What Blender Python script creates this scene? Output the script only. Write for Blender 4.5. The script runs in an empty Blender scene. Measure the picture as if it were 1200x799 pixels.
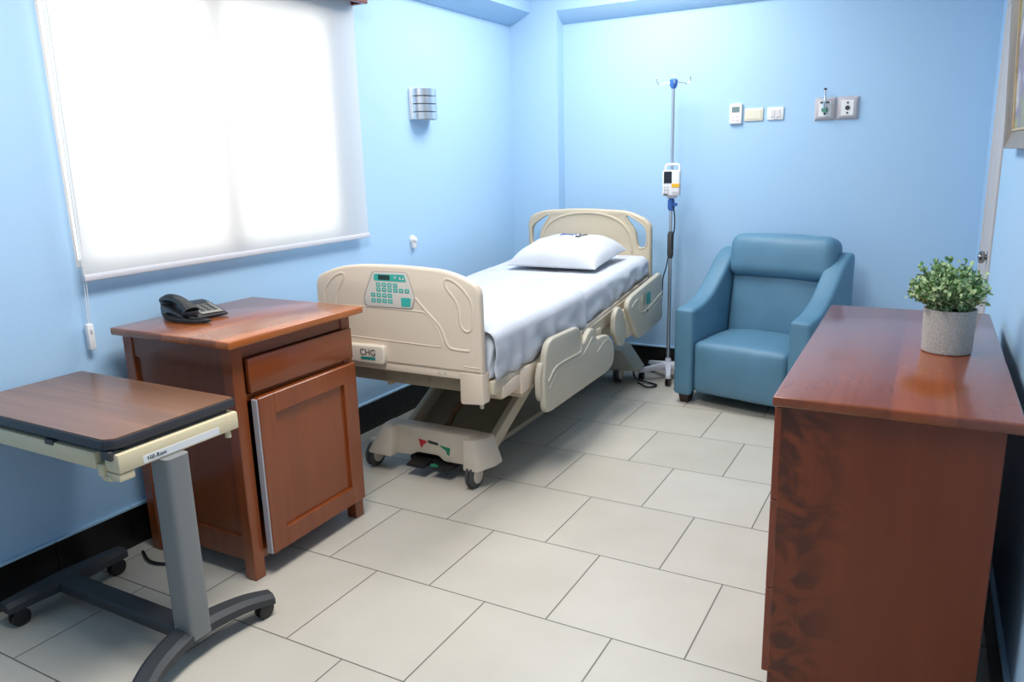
import bpy, bmesh, math, random
from mathutils import Vector, Matrix, noise

R = math.radians
PI = math.pi
random.seed(7)
SC = bpy.context.scene
COL = SC.collection

# ------------------------------------------------------------------ materials
def new_mat(name):
    m = bpy.data.materials.new(name); m.use_nodes = True
    nt = m.node_tree
    return m, nt, nt.nodes['Principled BSDF']

def srgb(r, g, b):
    f = lambda c: (c/255/12.92) if c/255 <= .04045 else ((c/255+.055)/1.055)**2.4
    return (f(r), f(g), f(b), 1)

def plain(name, col, rough=.5, metal=0, bump=0, bscale=80, var=0, coat=0, spec=.5):
    m, nt, b = new_mat(name)
    b.inputs['Base Color'].default_value = col
    b.inputs['Roughness'].default_value = rough
    b.inputs['Metallic'].default_value = metal
    b.inputs['Specular IOR Level'].default_value = spec
    if coat:
        b.inputs['Coat Weight'].default_value = coat
        b.inputs['Coat Roughness'].default_value = .15
    tc = nt.nodes.new('ShaderNodeTexCoord')
    nz = nt.nodes.new('ShaderNodeTexNoise')
    nz.inputs['Scale'].default_value = bscale
    nz.inputs['Detail'].default_value = 4
    nt.links.new(tc.outputs['Object'], nz.inputs['Vector'])
    if bump:
        bp = nt.nodes.new('ShaderNodeBump')
        bp.inputs['Strength'].default_value = bump
        bp.inputs['Distance'].default_value = .003
        nt.links.new(nz.outputs['Fac'], bp.inputs['Height'])
        nt.links.new(bp.outputs['Normal'], b.inputs['Normal'])
    if var:
        rp = nt.nodes.new('ShaderNodeValToRGB')
        rp.color_ramp.elements[0].position = .3
        rp.color_ramp.elements[1].position = .7
        rp.color_ramp.elements[0].color = [c*(1-var) for c in col[:3]]+[1]
        rp.color_ramp.elements[1].color = [min(1, c*(1+var)) for c in col[:3]]+[1]
        nt.links.new(nz.outputs['Fac'], rp.inputs['Fac'])
        nt.links.new(rp.outputs['Color'], b.inputs['Base Color'])
    return m

def wood(name, dark, light, axis, rough=.3, scale=1.0, coat=.5, figure=0, plank=0):
    """Varnished wood whose grain runs along axis (0 x, 1 y, 2 z)."""
    m, nt, b = new_mat(name)
    N = nt.nodes.new; L = nt.links.new
    tc = N('ShaderNodeTexCoord'); mp = N('ShaderNodeMapping')
    s = [14*scale]*3; s[axis] = 1.1*scale
    mp.inputs['Scale'].default_value = s
    L(tc.outputs['Object'], mp.inputs['Vector'])
    n1 = N('ShaderNodeTexNoise'); n1.inputs['Scale'].default_value = 1.0
    n1.inputs['Detail'].default_value = 6; n1.inputs['Distortion'].default_value = .7
    L(mp.outputs['Vector'], n1.inputs['Vector'])
    mp2 = N('ShaderNodeMapping'); s2 = [60*scale]*3; s2[axis] = 2.5*scale
    mp2.inputs['Scale'].default_value = s2
    L(tc.outputs['Object'], mp2.inputs['Vector'])
    n2 = N('ShaderNodeTexNoise'); n2.inputs['Scale'].default_value = 1.5; n2.inputs['Detail'].default_value = 5
    L(mp2.outputs['Vector'], n2.inputs['Vector'])
    mx = N('ShaderNodeMath'); mx.operation = 'MULTIPLY_ADD'
    L(n2.outputs['Fac'], mx.inputs[0]); mx.inputs[1].default_value = .45
    L(n1.outputs['Fac'], mx.inputs[2])
    rp = N('ShaderNodeValToRGB'); e = rp.color_ramp.elements
    e[0].position = .36; e[0].color = dark; e[1].position = 1.0; e[1].color = light
    L(mx.outputs[0], rp.inputs['Fac'])
    col = rp.outputs['Color']
    if plank:                                   # boards glued side by side, each a little different
        sx = N('ShaderNodeSeparateXYZ'); L(tc.outputs['Object'], sx.inputs[0])
        dv = N('ShaderNodeMath'); dv.operation = 'DIVIDE'; L(sx.outputs[plank-1], dv.inputs[0]); dv.inputs[1].default_value = .135
        fl = N('ShaderNodeMath'); fl.operation = 'FLOOR'; L(dv.outputs[0], fl.inputs[0])
        wn = N('ShaderNodeTexWhiteNoise'); wn.noise_dimensions = '1D'; L(fl.outputs[0], wn.inputs['W'])
        hs = N('ShaderNodeHueSaturation'); L(col, hs.inputs['Color'])
        mr = N('ShaderNodeMapRange'); L(wn.outputs['Value'], mr.inputs['Value'])
        mr.inputs['To Min'].default_value = .72; mr.inputs['To Max'].default_value = 1.3
        L(mr.outputs['Result'], hs.inputs['Value']); col = hs.outputs['Color']
    if figure:                                  # burl figure near one edge of the board
        sx = N('ShaderNodeSeparateXYZ'); L(tc.outputs['Object'], sx.inputs[0])
        nf = N('ShaderNodeTexNoise'); nf.inputs['Scale'].default_value = 8; nf.inputs['Detail'].default_value = 5
        nf.inputs['Distortion'].default_value = 2.0
        L(tc.outputs['Object'], nf.inputs['Vector'])
        r2 = N('ShaderNodeValToRGB'); q = r2.color_ramp.elements
        q[0].position = .42; q[0].color = (.30, .30, .30, 1); q[1].position = .56; q[1].color = (1, 1, 1, 1)
        L(nf.outputs['Fac'], r2.inputs['Fac'])
        mk = N('ShaderNodeMapRange'); L(sx.outputs[0], mk.inputs['Value'])
        mk.inputs['From Min'].default_value = figure; mk.inputs['From Max'].default_value = figure+.14
        mk.inputs['To Min'].default_value = .85; mk.inputs['To Max'].default_value = 0.0
        mm = N('ShaderNodeMixRGB'); mm.blend_type = 'MULTIPLY'
        L(mk.outputs['Result'], mm.inputs['Fac']); L(col, mm.inputs[1]); L(r2.outputs['Color'], mm.inputs[2])
        col = mm.outputs['Color']
    L(col, b.inputs['Base Color'])
    b.inputs['Roughness'].default_value = rough
    b.inputs['Coat Weight'].default_value = coat
    b.inputs['Coat Roughness'].default_value = .12
    bp = N('ShaderNodeBump'); bp.inputs['Strength'].default_value = .03; bp.inputs['Distance'].default_value = .001
    L(n2.outputs['Fac'], bp.inputs['Height']); L(bp.outputs['Normal'], b.inputs['Normal'])
    return m

def floor_mat():
    m, nt, b = new_mat('floor_tiles')
    N = nt.nodes.new; L = nt.links.new
    def M(op, a, bb=None, c=None):
        n = N('ShaderNodeMath'); n.operation = op
        for i, v in enumerate((a, bb, c)):
            if v is None: continue
            if isinstance(v, (int, float)): n.inputs[i].default_value = v
            else: L(v, n.inputs[i])
        return n.outputs[0]
    T = .456
    tc = N('ShaderNodeTexCoord'); sx = N('ShaderNodeSeparateXYZ'); L(tc.outputs['Object'], sx.inputs[0])
    v = M('DIVIDE', M('SUBTRACT', sx.outputs[1], 1.513), T)
    row = M('FLOOR', v); fv = M('SUBTRACT', v, row)
    u = M('ADD', M('DIVIDE', M('SUBTRACT', sx.outputs[0], -1.69), T), M('MULTIPLY', M('FLOORED_MODULO', row, 2.0), .5))
    cu = M('FLOOR', u); fu = M('SUBTRACT', u, cu)
    eu = M('MINIMUM', fu, M('SUBTRACT', 1.0, fu)); ev = M('MINIMUM', fv, M('SUBTRACT', 1.0, fv))
    d = M('MINIMUM', eu, ev)
    mask = N('ShaderNodeMapRange'); L(d, mask.inputs['Value'])
    mask.inputs['From Min'].default_value = .0035; mask.inputs['From Max'].default_value = .0062
    cb = N('ShaderNodeCombineXYZ'); L(cu, cb.inputs[0]); L(row, cb.inputs[1])
    wn = N('ShaderNodeTexWhiteNoise'); L(cb.outputs[0], wn.inputs['Vector'])
    nz = N('ShaderNodeTexNoise'); nz.inputs['Scale'].default_value = 3.5; nz.inputs['Detail'].default_value = 6
    L(tc.outputs['Object'], nz.inputs['Vector'])
    fac = M('ADD', M('MULTIPLY', nz.outputs['Fac'], .8), M('MULTIPLY', wn.outputs['Value'], .25))
    rp = N('ShaderNodeValToRGB'); e = rp.color_ramp.elements
    e[0].position = .25; e[0].color = srgb(192, 185, 172); e[1].position = .85; e[1].color = srgb(206, 200, 188)
    L(fac, rp.inputs['Fac'])
    mx = N('ShaderNodeMixRGB'); L(mask.outputs['Result'], mx.inputs['Fac'])
    mx.inputs[1].default_value = srgb(108, 104, 96); L(rp.outputs['Color'], mx.inputs[2])
    L(mx.outputs['Color'], b.inputs['Base Color'])
    b.inputs['Roughness'].default_value = .38
    b.inputs['Specular IOR Level'].default_value = .4
    bp = N('ShaderNodeBump'); bp.inputs['Strength'].default_value = .5; bp.inputs['Distance'].default_value = .002
    L(mask.outputs['Result'], bp.inputs['Height']); L(bp.outputs['Normal'], b.inputs['Normal'])
    return m

def fabric(name, col, scale=900, rough=.55, bump=.25, sheen=.0):
    m, nt, b = new_mat(name)
    N = nt.nodes.new; L = nt.links.new
    tc = N('ShaderNodeTexCoord')
    nz = N('ShaderNodeTexNoise'); nz.inputs['Scale'].default_value = scale; nz.inputs['Detail'].default_value = 2
    n2 = N('ShaderNodeTexNoise'); n2.inputs['Scale'].default_value = 6; n2.inputs['Detail'].default_value = 3
    L(tc.outputs['Object'], nz.inputs['Vector']); L(tc.outputs['Object'], n2.inputs['Vector'])
    rp = N('ShaderNodeValToRGB'); e = rp.color_ramp.elements
    e[0].position = .3; e[1].position = .7
    e[0].color = [c*.93 for c in col[:3]]+[1]; e[1].color = [min(1, c*1.07) for c in col[:3]]+[1]
    L(n2.outputs['Fac'], rp.inputs['Fac']); L(rp.outputs['Color'], b.inputs['Base Color'])
    b.inputs['Roughness'].default_value = rough
    b.inputs['Sheen Weight'].default_value = sheen
    bp = N('ShaderNodeBump'); bp.inputs['Strength'].default_value = bump; bp.inputs['Distance'].default_value = .001
    L(nz.outputs['Fac'], bp.inputs['Height']); L(bp.outputs['Normal'], b.inputs['Normal'])
    return m

def blind_mat():
    m = bpy.data.materials.new('blind_fabric'); m.use_nodes = True
    nt = m.node_tree; nt.nodes.clear(); N = nt.nodes.new; L = nt.links.new
    o = N('ShaderNodeOutputMaterial')
    df = N('ShaderNodeBsdfDiffuse'); df.inputs['Color'].default_value = (.88, .86, .85, 1)
    tr = N('ShaderNodeBsdfTranslucent'); tr.inputs['Color'].default_value = (.90, .86, .83, 1)
    tp = N('ShaderNodeBsdfTransparent')
    m1 = N('ShaderNodeMixShader'); m1.inputs[0].default_value = .52
    L(df.outputs[0], m1.inputs[1]); L(tr.outputs[0], m1.inputs[2])
    m2 = N('ShaderNodeMixShader')
    tc = N('ShaderNodeTexCoord'); ck = N('ShaderNodeTexNoise'); ck.inputs['Scale'].default_value = 1500
    L(tc.outputs['Object'], ck.inputs['Vector'])
    mr = N('ShaderNodeMapRange'); L(ck.outputs['Fac'], mr.inputs['Value'])
    mr.inputs['To Min'].default_value = .04; mr.inputs['To Max'].default_value = .10
    L(mr.outputs['Result'], m2.inputs[0])
    L(m1.outputs[0], m2.inputs[1]); L(tp.outputs[0], m2.inputs[2]); L(m2.outputs[0], o.inputs[0])
    return m

def glass_mat():
    m = bpy.data.materials.new('window_glass'); m.use_nodes = True
    nt = m.node_tree; nt.nodes.clear(); N = nt.nodes.new; L = nt.links.new
    o = N('ShaderNodeOutputMaterial')
    tp = N('ShaderNodeBsdfTransparent'); tp.inputs[0].default_value = (.94, .97, .96, 1)
    gl = N('ShaderNodeBsdfGlossy'); gl.inputs['Roughness'].default_value = .02
    fr = N('ShaderNodeFresnel'); fr.inputs[0].default_value = 1.45
    mx = N('ShaderNodeMixShader'); L(fr.outputs[0], mx.inputs[0])
    L(tp.outputs[0], mx.inputs[1]); L(gl.outputs[0], mx.inputs[2]); L(mx.outputs[0], o.inputs[0])
    return m

def painting_mat():
    m, nt, b = new_mat('painted_canvas')
    N = nt.nodes.new; L = nt.links.new
    tc = N('ShaderNodeTexCoord')
    n = N('ShaderNodeTexNoise'); n.inputs['Scale'].default_value = 3.2; n.inputs['Detail'].default_value = 7; n.inputs['Distortion'].default_value = .8
    L(tc.outputs['Object'], n.inputs['Vector'])
    rp = N('ShaderNodeValToRGB'); cr = rp.color_ramp
    cr.elements[0].position = .28; cr.elements[0].color = srgb(70, 88, 60)
    cr.elements[1].position = .75; cr.elements[1].color = srgb(214, 214, 206)
    for p, c in ((.40, srgb(120, 128, 88)), (.50, srgb(160, 164, 124)), (.60, srgb(132, 122, 150))):
        e = cr.elements.new(p); e.color = c
    L(n.outputs['Fac'], rp.inputs['Fac']); L(rp.outputs['Color'], b.inputs['Base Color'])
    b.inputs['Roughness'].default_value = .5
    return m

WALL = plain('blue_wall_paint', srgb(172, 207, 237), .55, bump=.12, bscale=140, var=.012, spec=.3)
WHITEP = plain('white_ceiling_paint', srgb(238, 240, 240), .7, bump=.1, bscale=120)
FLOOR = floor_mat()
BLACKTILE = plain('black_skirting_tile', srgb(22, 19, 18), .28, var=.15, bscale=20)
SKIRTHIGHLIGHT = plain('pale_blue_edge_highlight', srgb(176, 214, 238), .5, bump=.1)  # pale colour stands in for the highlight on the skirting's upper edge
BLIND = blind_mat()
GLASS = glass_mat()
ALU = plain('white_window_aluminium', srgb(226, 222, 220), .4, bump=.03)
SILLP = plain('window_reveal_plaster', srgb(232, 236, 240), .7, bump=.1)
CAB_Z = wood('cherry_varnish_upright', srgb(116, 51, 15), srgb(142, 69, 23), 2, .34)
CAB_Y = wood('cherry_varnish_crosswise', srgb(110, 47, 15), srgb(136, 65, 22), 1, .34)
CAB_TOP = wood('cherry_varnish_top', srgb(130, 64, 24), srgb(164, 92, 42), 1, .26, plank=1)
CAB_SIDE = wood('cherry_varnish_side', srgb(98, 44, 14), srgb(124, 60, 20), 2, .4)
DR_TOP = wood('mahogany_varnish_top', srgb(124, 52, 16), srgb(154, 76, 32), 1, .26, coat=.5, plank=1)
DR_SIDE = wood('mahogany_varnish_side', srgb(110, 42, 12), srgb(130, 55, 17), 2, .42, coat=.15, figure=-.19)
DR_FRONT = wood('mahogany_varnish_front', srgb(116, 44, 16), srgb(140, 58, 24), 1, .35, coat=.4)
PELMET = wood('dark_red_wood', srgb(84, 24, 14), srgb(120, 44, 26), 1, .3)
OBT_TOP = wood('walnut_laminate', srgb(88, 58, 42), srgb(152, 108, 80), 0, .33, .6, coat=.3)
OBT_EDGE = plain('dark_grey_edging', srgb(52, 54, 60), .45, bump=.05)
OBT_CREAM = plain('cream_plastic', srgb(224, 208, 172), .5, bump=.04)
OBT_GREY = plain('grey_painted_steel', srgb(128, 130, 130), .42, bump=.02)
OBT_BASE = plain('charcoal_painted_steel', srgb(52, 55, 58), .5, bump=.05)
BLACKPL = plain('black_plastic', srgb(24, 24, 26), .4, bump=.04)
PHONEPL = plain('phone_charcoal_plastic', srgb(36, 37, 40), .35, bump=.03)
PHONEGREY = plain('phone_grey_keys', srgb(140, 138, 132), .45)
BEIGE = plain('bed_beige_plastic', srgb(222, 205, 184), .42, bump=.05, bscale=300)
BEIGE2 = plain('bed_headboard_beige', srgb(202, 188, 164), .42, bump=.05, bscale=300)
BEDSTEEL = plain('bed_beige_steel', srgb(196, 186, 164), .5, bump=.03)
BEDRAIL = plain('bed_rail_greige', srgb(182, 176, 160), .45, bump=.05, bscale=300)
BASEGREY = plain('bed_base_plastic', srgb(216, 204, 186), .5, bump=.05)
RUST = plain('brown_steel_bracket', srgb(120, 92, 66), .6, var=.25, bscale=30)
TEAL = plain('turquoise_print', srgb(60, 176, 164), .45)
TEALD = plain('dark_turquoise_print', srgb(36, 140, 132), .45)
LCD = plain('dark_display', srgb(40, 70, 70), .2)
KEYGREY = plain('keypad_pale_grey', srgb(214, 206, 196), .45)
INK = plain('dark_ink', srgb(48, 48, 52), .5)
BLUEINK = plain('blue_ink', srgb(84, 112, 176), .6)
RED = plain('red_sticker', srgb(190, 40, 48), .5)
GREEN = plain('green_sticker', srgb(30, 130, 92), .5)
SHEET = fabric('white_cotton_sheet', (.57, .60, .66, 1), 500, .8, .12)
PILLOW = fabric('white_pillowcase', (.60, .62, .66, 1), 500, .8, .12)
CHAIR = fabric('teal_blue_leatherette', srgb(90, 134, 160), 700, .5, .25)
DARKLEG = plain('dark_brown_leg', srgb(40, 24, 18), .4, var=.2, bscale=30)
STEEL = plain('brushed_steel', (.72, .72, .73, 1), .28, 1, bump=.02)
CHROME = plain('chrome', (.75, .75, .76, 1), .12, 1)
WHITEPL = plain('white_plastic', srgb(232, 232, 232), .4, bump=.02)
IVWHITE = plain('iv_base_white', srgb(222, 222, 230), .4, bump=.02)
IVORY = plain('ivory_plastic', srgb(226, 220, 200), .45, bump=.02)
BLUEPL = plain('blue_plastic', srgb(70, 120, 200), .4, bump=.02)
YELLOW = plain('yellow_label', srgb(232, 180, 48), .5)
PLATEGREY = plain('grey_mauve_plate', srgb(192, 186, 190), .4, bump=.02)
GASGREEN = plain('green_fitting', srgb(80, 140, 120), .35)
SCREENG = plain('grey_lcd', srgb(120, 140, 138), .25)
DOORP = plain('grey_white_door_paint', srgb(196, 190, 188), .5, bump=.05)
CONCRETE = plain('speckled_grey_pot', srgb(172, 167, 160), .85, bump=.9, bscale=220, var=.22)
SOIL = plain('dark_soil', srgb(30, 26, 20), .9, bump=.8, bscale=120)
STEM = plain('green_stem', srgb(70, 90, 50), .7)
FRAMEW = wood('grey_brown_frame', srgb(112, 102, 92), srgb(152, 142, 130), 2, .45, coat=.1)
GILT = plain('gilt_slip', srgb(196, 176, 136), .4, var=.1)
PAINTING = painting_mat()
RUBBER = plain('grey_rubber', srgb(70, 70, 72), .6, bump=.1)

def leaf_mat():
    m, nt, b = new_mat('plant_leaf')
    N = nt.nodes.new; L = nt.links.new
    at = N('ShaderNodeTexCoord'); nz = N('ShaderNodeTexNoise'); nz.inputs['Scale'].default_value = 60
    L(at.outputs['Object'], nz.inputs['Vector'])
    rp = N('ShaderNodeValToRGB'); e = rp.color_ramp.elements
    e[0].position = .36; e[0].color = srgb(88, 136, 64); e[1].position = .64; e[1].color = srgb(206, 224, 172)
    L(nz.outputs['Fac'], rp.inputs['Fac']); L(rp.outputs['Color'], b.inputs['Base Color'])
    b.inputs['Roughness'].default_value = .5
    return m
LEAF = leaf_mat()

# ------------------------------------------------------------------ mesh helpers
def add_bm(dst, src, mi=0, M=None):
    if M is not None: src.transform(M)
    for f in src.faces: f.material_index = mi
    me = bpy.data.meshes.new('tmp'); src.to_mesh(me); src.free()
    dst.from_mesh(me); bpy.data.meshes.remove(me)

def box(bm, x0, x1, y0, y1, z0, z1, bev=0, seg=2, mi=0, M=None):
    t = bmesh.new(); bmesh.ops.create_cube(t, size=1)
    for v in t.verts:
        v.co = Vector(((x0+x1)/2+v.co.x*(x1-x0), (y0+y1)/2+v.co.y*(y1-y0), (z0+z1)/2+v.co.z*(z1-z0)))
    if bev:
        bmesh.ops.bevel(t, geom=t.edges[:], offset=bev, segments=seg, profile=.5, affect='EDGES')
    add_bm(bm, t, mi, M)

def hexa(bm, low, high, bev=0, seg=2, mi=0, M=None):
    """Eight-cornered solid: four bottom points, four top points, both counter-clockwise."""
    t = bmesh.new()
    a = [t.verts.new(p) for p in low]; c = [t.verts.new(p) for p in high]
    t.faces.new(a[::-1]); t.faces.new(c)
    for i in range(4): t.faces.new((a[i], a[(i+1) % 4], c[(i+1) % 4], c[i]))
    if bev: bmesh.ops.bevel(t, geom=t.edges[:], offset=bev, segments=seg, profile=.5, affect='EDGES')
    add_bm(bm, t, mi, M)

def tube(bm, pts, r, seg=10, mi=0, M=None, closed=False):
    pts = [Vector(p) for p in pts]; n = len(pts)
    rs = r if isinstance(r, (list, tuple)) else [r]*n
    t = bmesh.new(); rings = []
    tan = []
    for i in range(n):
        if closed: d = pts[(i+1) % n]-pts[i-1]
        else: d = pts[min(i+1, n-1)]-pts[max(i-1, 0)]
        tan.append(d.normalized())
    up = Vector((0, 0, 1)) if abs(tan[0].z) < .9 else Vector((1, 0, 0))
    nrm = tan[0].cross(up).normalized()
    for i in range(n):
        if i:
            nrm = (nrm - tan[i]*nrm.dot(tan[i])).normalized()
        bi = tan[i].cross(nrm)
        rings.append([t.verts.new(pts[i]+(nrm*math.cos(2*PI*k/seg)+bi*math.sin(2*PI*k/seg))*rs[i]) for k in range(seg)])
    for i in range(n if closed else n-1):
        A, B = rings[i], rings[(i+1) % n]
        for k in range(seg): t.faces.new((A[k], A[(k+1) % seg], B[(k+1) % seg], B[k]))
    if not closed:
        t.faces.new(rings[0][::-1]); t.faces.new(rings[-1])
    add_bm(bm, t, mi, M)

def lathe(bm, prof, c=(0, 0, 0), seg=32, mi=0, M=None):
    t = bmesh.new(); rings = []
    for (r, z) in prof:
        if r < 1e-6: rings.append([t.verts.new((c[0], c[1], c[2]+z))])
        else: rings.append([t.verts.new((c[0]+r*math.cos(2*PI*k/seg), c[1]+r*math.sin(2*PI*k/seg), c[2]+z)) for k in range(seg)])
    for A, B in zip(rings, rings[1:]):
        for k in range(seg):
            k2 = (k+1) % seg
            if len(A) == 1 and len(B) == 1: continue
            if len(A) == 1: t.faces.new((A[0], B[k2], B[k]))
            elif len(B) == 1: t.faces.new((A[k], A[k2], B[0]))
            else: t.faces.new((A[k], A[k2], B[k2], B[k]))
    if len(rings[0]) > 1: t.faces.new(rings[0][::-1])
    if len(rings[-1]) > 1: t.faces.new(rings[-1])
    add_bm(bm, t, mi, M)

def prism(bm, pts, a, b, plane='xz', bev=0, seg=2, mi=0, M=None):
    """Polygon pts extruded between a and b along the axis normal to plane."""
    def P(p, d):
        return {'xz': (p[0], d, p[1]), 'xy': (p[0], p[1], d), 'yz': (d, p[0], p[1])}[plane]
    t = bmesh.new()
    A = [t.verts.new(P(p, a)) for p in pts]; B = [t.verts.new(P(p, b)) for p in pts]
    n = len(pts)
    t.faces.new(A); t.faces.new(B[::-1])
    for i in range(n): t.faces.new((A[i], B[i], B[(i+1) % n], A[(i+1) % n]))
    bmesh.ops.recalc_face_normals(t, faces=t.faces[:])
    if bev:
        es = [e for e in t.edges if len(e.link_faces) == 2 and (e.verts[0] in A) == (e.verts[1] in A) and any(f.calc_area() > 0 and len(f.verts) == n for f in e.link_faces)]
        bmesh.ops.bevel(t, geom=es, offset=bev, segments=seg, profile=.5, affect='EDGES')
    add_bm(bm, t, mi, M)

def crom(pts, n=6, closed=True):
    """Catmull-Rom smoothing of a 2-D or 3-D polyline."""
    P = [Vector(p) for p in pts]; out = []; k = len(P)
    for i in range(k if closed else k-1):
        p0 = P[i-1] if (closed or i) else P[0]; p1 = P[i]
        p2 = P[(i+1) % k]; p3 = P[(i+2) % k] if (closed or i+2 < k) else P[-1]
        for j in range(n):
            s = j/n
            out.append(.5*((2*p1)+(p2-p0)*s+(2*p0-5*p1+4*p2-p3)*s*s+(3*p1-p0-3*p2+p3)*s**3))
    if not closed: out.append(P[-1])
    return [tuple(v) for v in out]

def fillet(pts, r, n=5):
    """Rounds every corner of a closed 2-D polygon; r is one radius or a list."""
    out = []; k = len(pts)
    rs = r if isinstance(r, (list, tuple)) else [r]*k
    for i in range(k):
        p = Vector(pts[i]); a = Vector(pts[i-1])-p; b = Vector(pts[(i+1) % k])-p
        rr = min(rs[i], a.length*.45, b.length*.45)
        A = p+a.normalized()*rr; B = p+b.normalized()*rr
        if rr < 1e-5: out.append(tuple(p)); continue
        for j in range(n+1):
            s = j/n
            out.append(tuple(A*(1-s)**2+p*2*s*(1-s)+B*s*s))
    return out

def plate_bm(outline, th, bev, holes=(), front=0.0, plane='xz'):
    """Plate with rounded rim and through holes; outline lies in plane, front face at the lower coordinate."""
    cu = bpy.data.curves.new('tmp', 'CURVE'); cu.dimensions = '2D'; cu.fill_mode = 'BOTH'
    for poly in [outline]+list(holes):
        sp = cu.splines.new('POLY'); sp.points.add(len(poly)-1); sp.use_cyclic_u = True
        for q, p in zip(sp.points, poly): q.co = (p[0], p[1], 0, 1)
    cu.bevel_depth = bev; cu.bevel_resolution = 2; cu.extrude = th/2-bev; cu.offset = -bev
    ob = bpy.data.objects.new('tmp', cu); COL.objects.link(ob)
    dg = bpy.context.evaluated_depsgraph_get(); dg.update()
    me = bpy.data.meshes.new_from_object(ob.evaluated_get(dg))
    bpy.data.objects.remove(ob); bpy.data.curves.remove(cu)
    bm = bmesh.new(); bm.from_mesh(me); bpy.data.meshes.remove(me)
    bmesh.ops.remove_doubles(bm, verts=bm.verts[:], dist=1e-5)
    for f in bm.faces: f.material_index = 0
    if plane == 'xz': M = Matrix(((1, 0, 0, 0), (0, 0, 1, front+th/2), (0, 1, 0, 0), (0, 0, 0, 1)))
    elif plane == 'yz': M = Matrix(((0, 0, 1, front+th/2), (1, 0, 0, 0), (0, 1, 0, 0), (0, 0, 0, 1)))
    else: M = Matrix.Translation((0, 0, front+th/2))
    bm.transform(M)
    return bm

def text_bm(s, size, depth=.0006):
    cu = bpy.data.curves.new('tmp', 'FONT'); cu.body = s; cu.size = size; cu.extrude = depth
    cu.align_x = 'CENTER'; cu.align_y = 'CENTER'
    ob = bpy.data.objects.new('tmp', cu); COL.objects.link(ob)
    dg = bpy.context.evaluated_depsgraph_get(); dg.update()
    me = bpy.data.meshes.new_from_object(ob.evaluated_get(dg))
    bpy.data.objects.remove(ob); bpy.data.curves.remove(cu)
    bm = bmesh.new(); bm.from_mesh(me); bpy.data.meshes.remove(me)
    for f in bm.faces: f.material_index = 0
    return bm

def obj(name, bm, mats, parent=None, loc=None, rot=None, angle=35, smooth=True, fix=True):
    if fix: bmesh.ops.recalc_face_normals(bm, faces=bm.faces[:])
    me = bpy.data.meshes.new(name); bm.to_mesh(me); bm.free()
    for m in (mats if isinstance(mats, (list, tuple)) else [mats]): me.materials.append(m)
    if smooth:
        me.shade_smooth(); me.set_sharp_from_angle(angle=R(angle))
    o = bpy.data.objects.new(name, me); COL.objects.link(o)
    if parent: o.parent = parent
    if loc: o.location = loc
    if rot: o.rotation_euler = rot
    return o

def tag(o, label, cat, group=None):
    o['label'] = label; o['category'] = cat
    if group: o['group'] = group
    return o

def thing(name, label, cat, loc=(0, 0, 0), rz=0, group=None):
    o = bpy.data.objects.new(name, None); COL.objects.link(o)
    o.empty_display_size = .1
    o.location = loc; o.rotation_euler = (0, 0, rz)
    return tag(o, label, cat, group)

def struct(name, bm, m, parent=None, **k):
    o = obj(name, bm, m, parent, **k)
    if parent is None: o['kind'] = 'structure'
    return o

B = bmesh.new

# ------------------------------------------------------------------ the room
XL, YB, ZC, YF = -2.69, 5.0, 2.72, -1.6
RW = R(1.23)                       # the right wall runs a touch off square
def xr(y): return .185+(5-y)*math.tan(RW)

bm = B(); box(bm, XL-.2, 1.2, YF-.2, YB+.2, -.12, 0); struct('floor', bm, FLOOR)
bm = B(); box(bm, XL-.2, 1.2, YF-.2, YB+.2, ZC, ZC+.12); struct('ceiling', bm, WHITEP)
# left wall around its window opening
WY0, WY1, WZ0, WZ1 = 1.642, 3.04, 1.105, 2.16
bm = B(); X0 = XL-.16
box(bm, X0, XL, YF-.2, WY0, 0, ZC); box(bm, X0, XL, WY1, YB+.2, 0, ZC)
box(bm, X0, XL, WY0, WY1, 0, WZ0); box(bm, X0, XL, WY0, WY1, WZ1, ZC)
struct('wall_left', bm, WALL)
bm = B(); box(bm, XL-.16, 1.2, YB, YB+.16, 0, ZC); struct('wall_back', bm, WALL)
bm = B(); box(bm, XL-.16, 1.2, YF-.16, YF, 0, ZC); struct('wall_front', bm, WALL)
bm = B()
hexa(bm, [(xr(YF-.2), YF-.2, 0), (xr(YF-.2)+.16, YF-.2, 0), (xr(5.2)+.16, 5.2, 0), (xr(5.2), 5.2, 0)],
     [(xr(YF-.2), YF-.2, ZC), (xr(YF-.2)+.16, YF-.2, ZC), (xr(5.2)+.16, 5.2, ZC), (xr(5.2), 5.2, ZC)])
struct('wall_right', bm, WALL)
# corner pier and the coved ledge round the top of the walls
bm = B(); box(bm, XL-.02, -2.335, 4.899, YB+.02, 0, 2.388); o = struct('pillar', bm, WALL)
def cove(d0, d1, z0, z1, n=10):
    # profile: distance from wall / height; concave curve from the wall out to the lip, then the face up to the ceiling
    p = [(-.01, z0)]
    for i in range(n+1):
        a = i/n*PI/2
        p.append((d0+(d1-d0)*i/n, z0+(z1-z0)*(i/n)**1.4))
    p += [(d1, ZC+.01), (-.01, ZC+.01)]
    return p
pf = cove(0, .16, 2.325, 2.392)
bm = B(); prism(bm, [(XL+d, z) for d, z in pf], YF, YB+.01, 'xz'); struct('trim_1', bm, WALL)
pf = cove(0, .10, 2.312, 2.385)
bm = B(); prism(bm, [(YB-d, z) for d, z in pf], XL, .25, 'yz'); struct('trim_2', bm, WALL)
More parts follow.
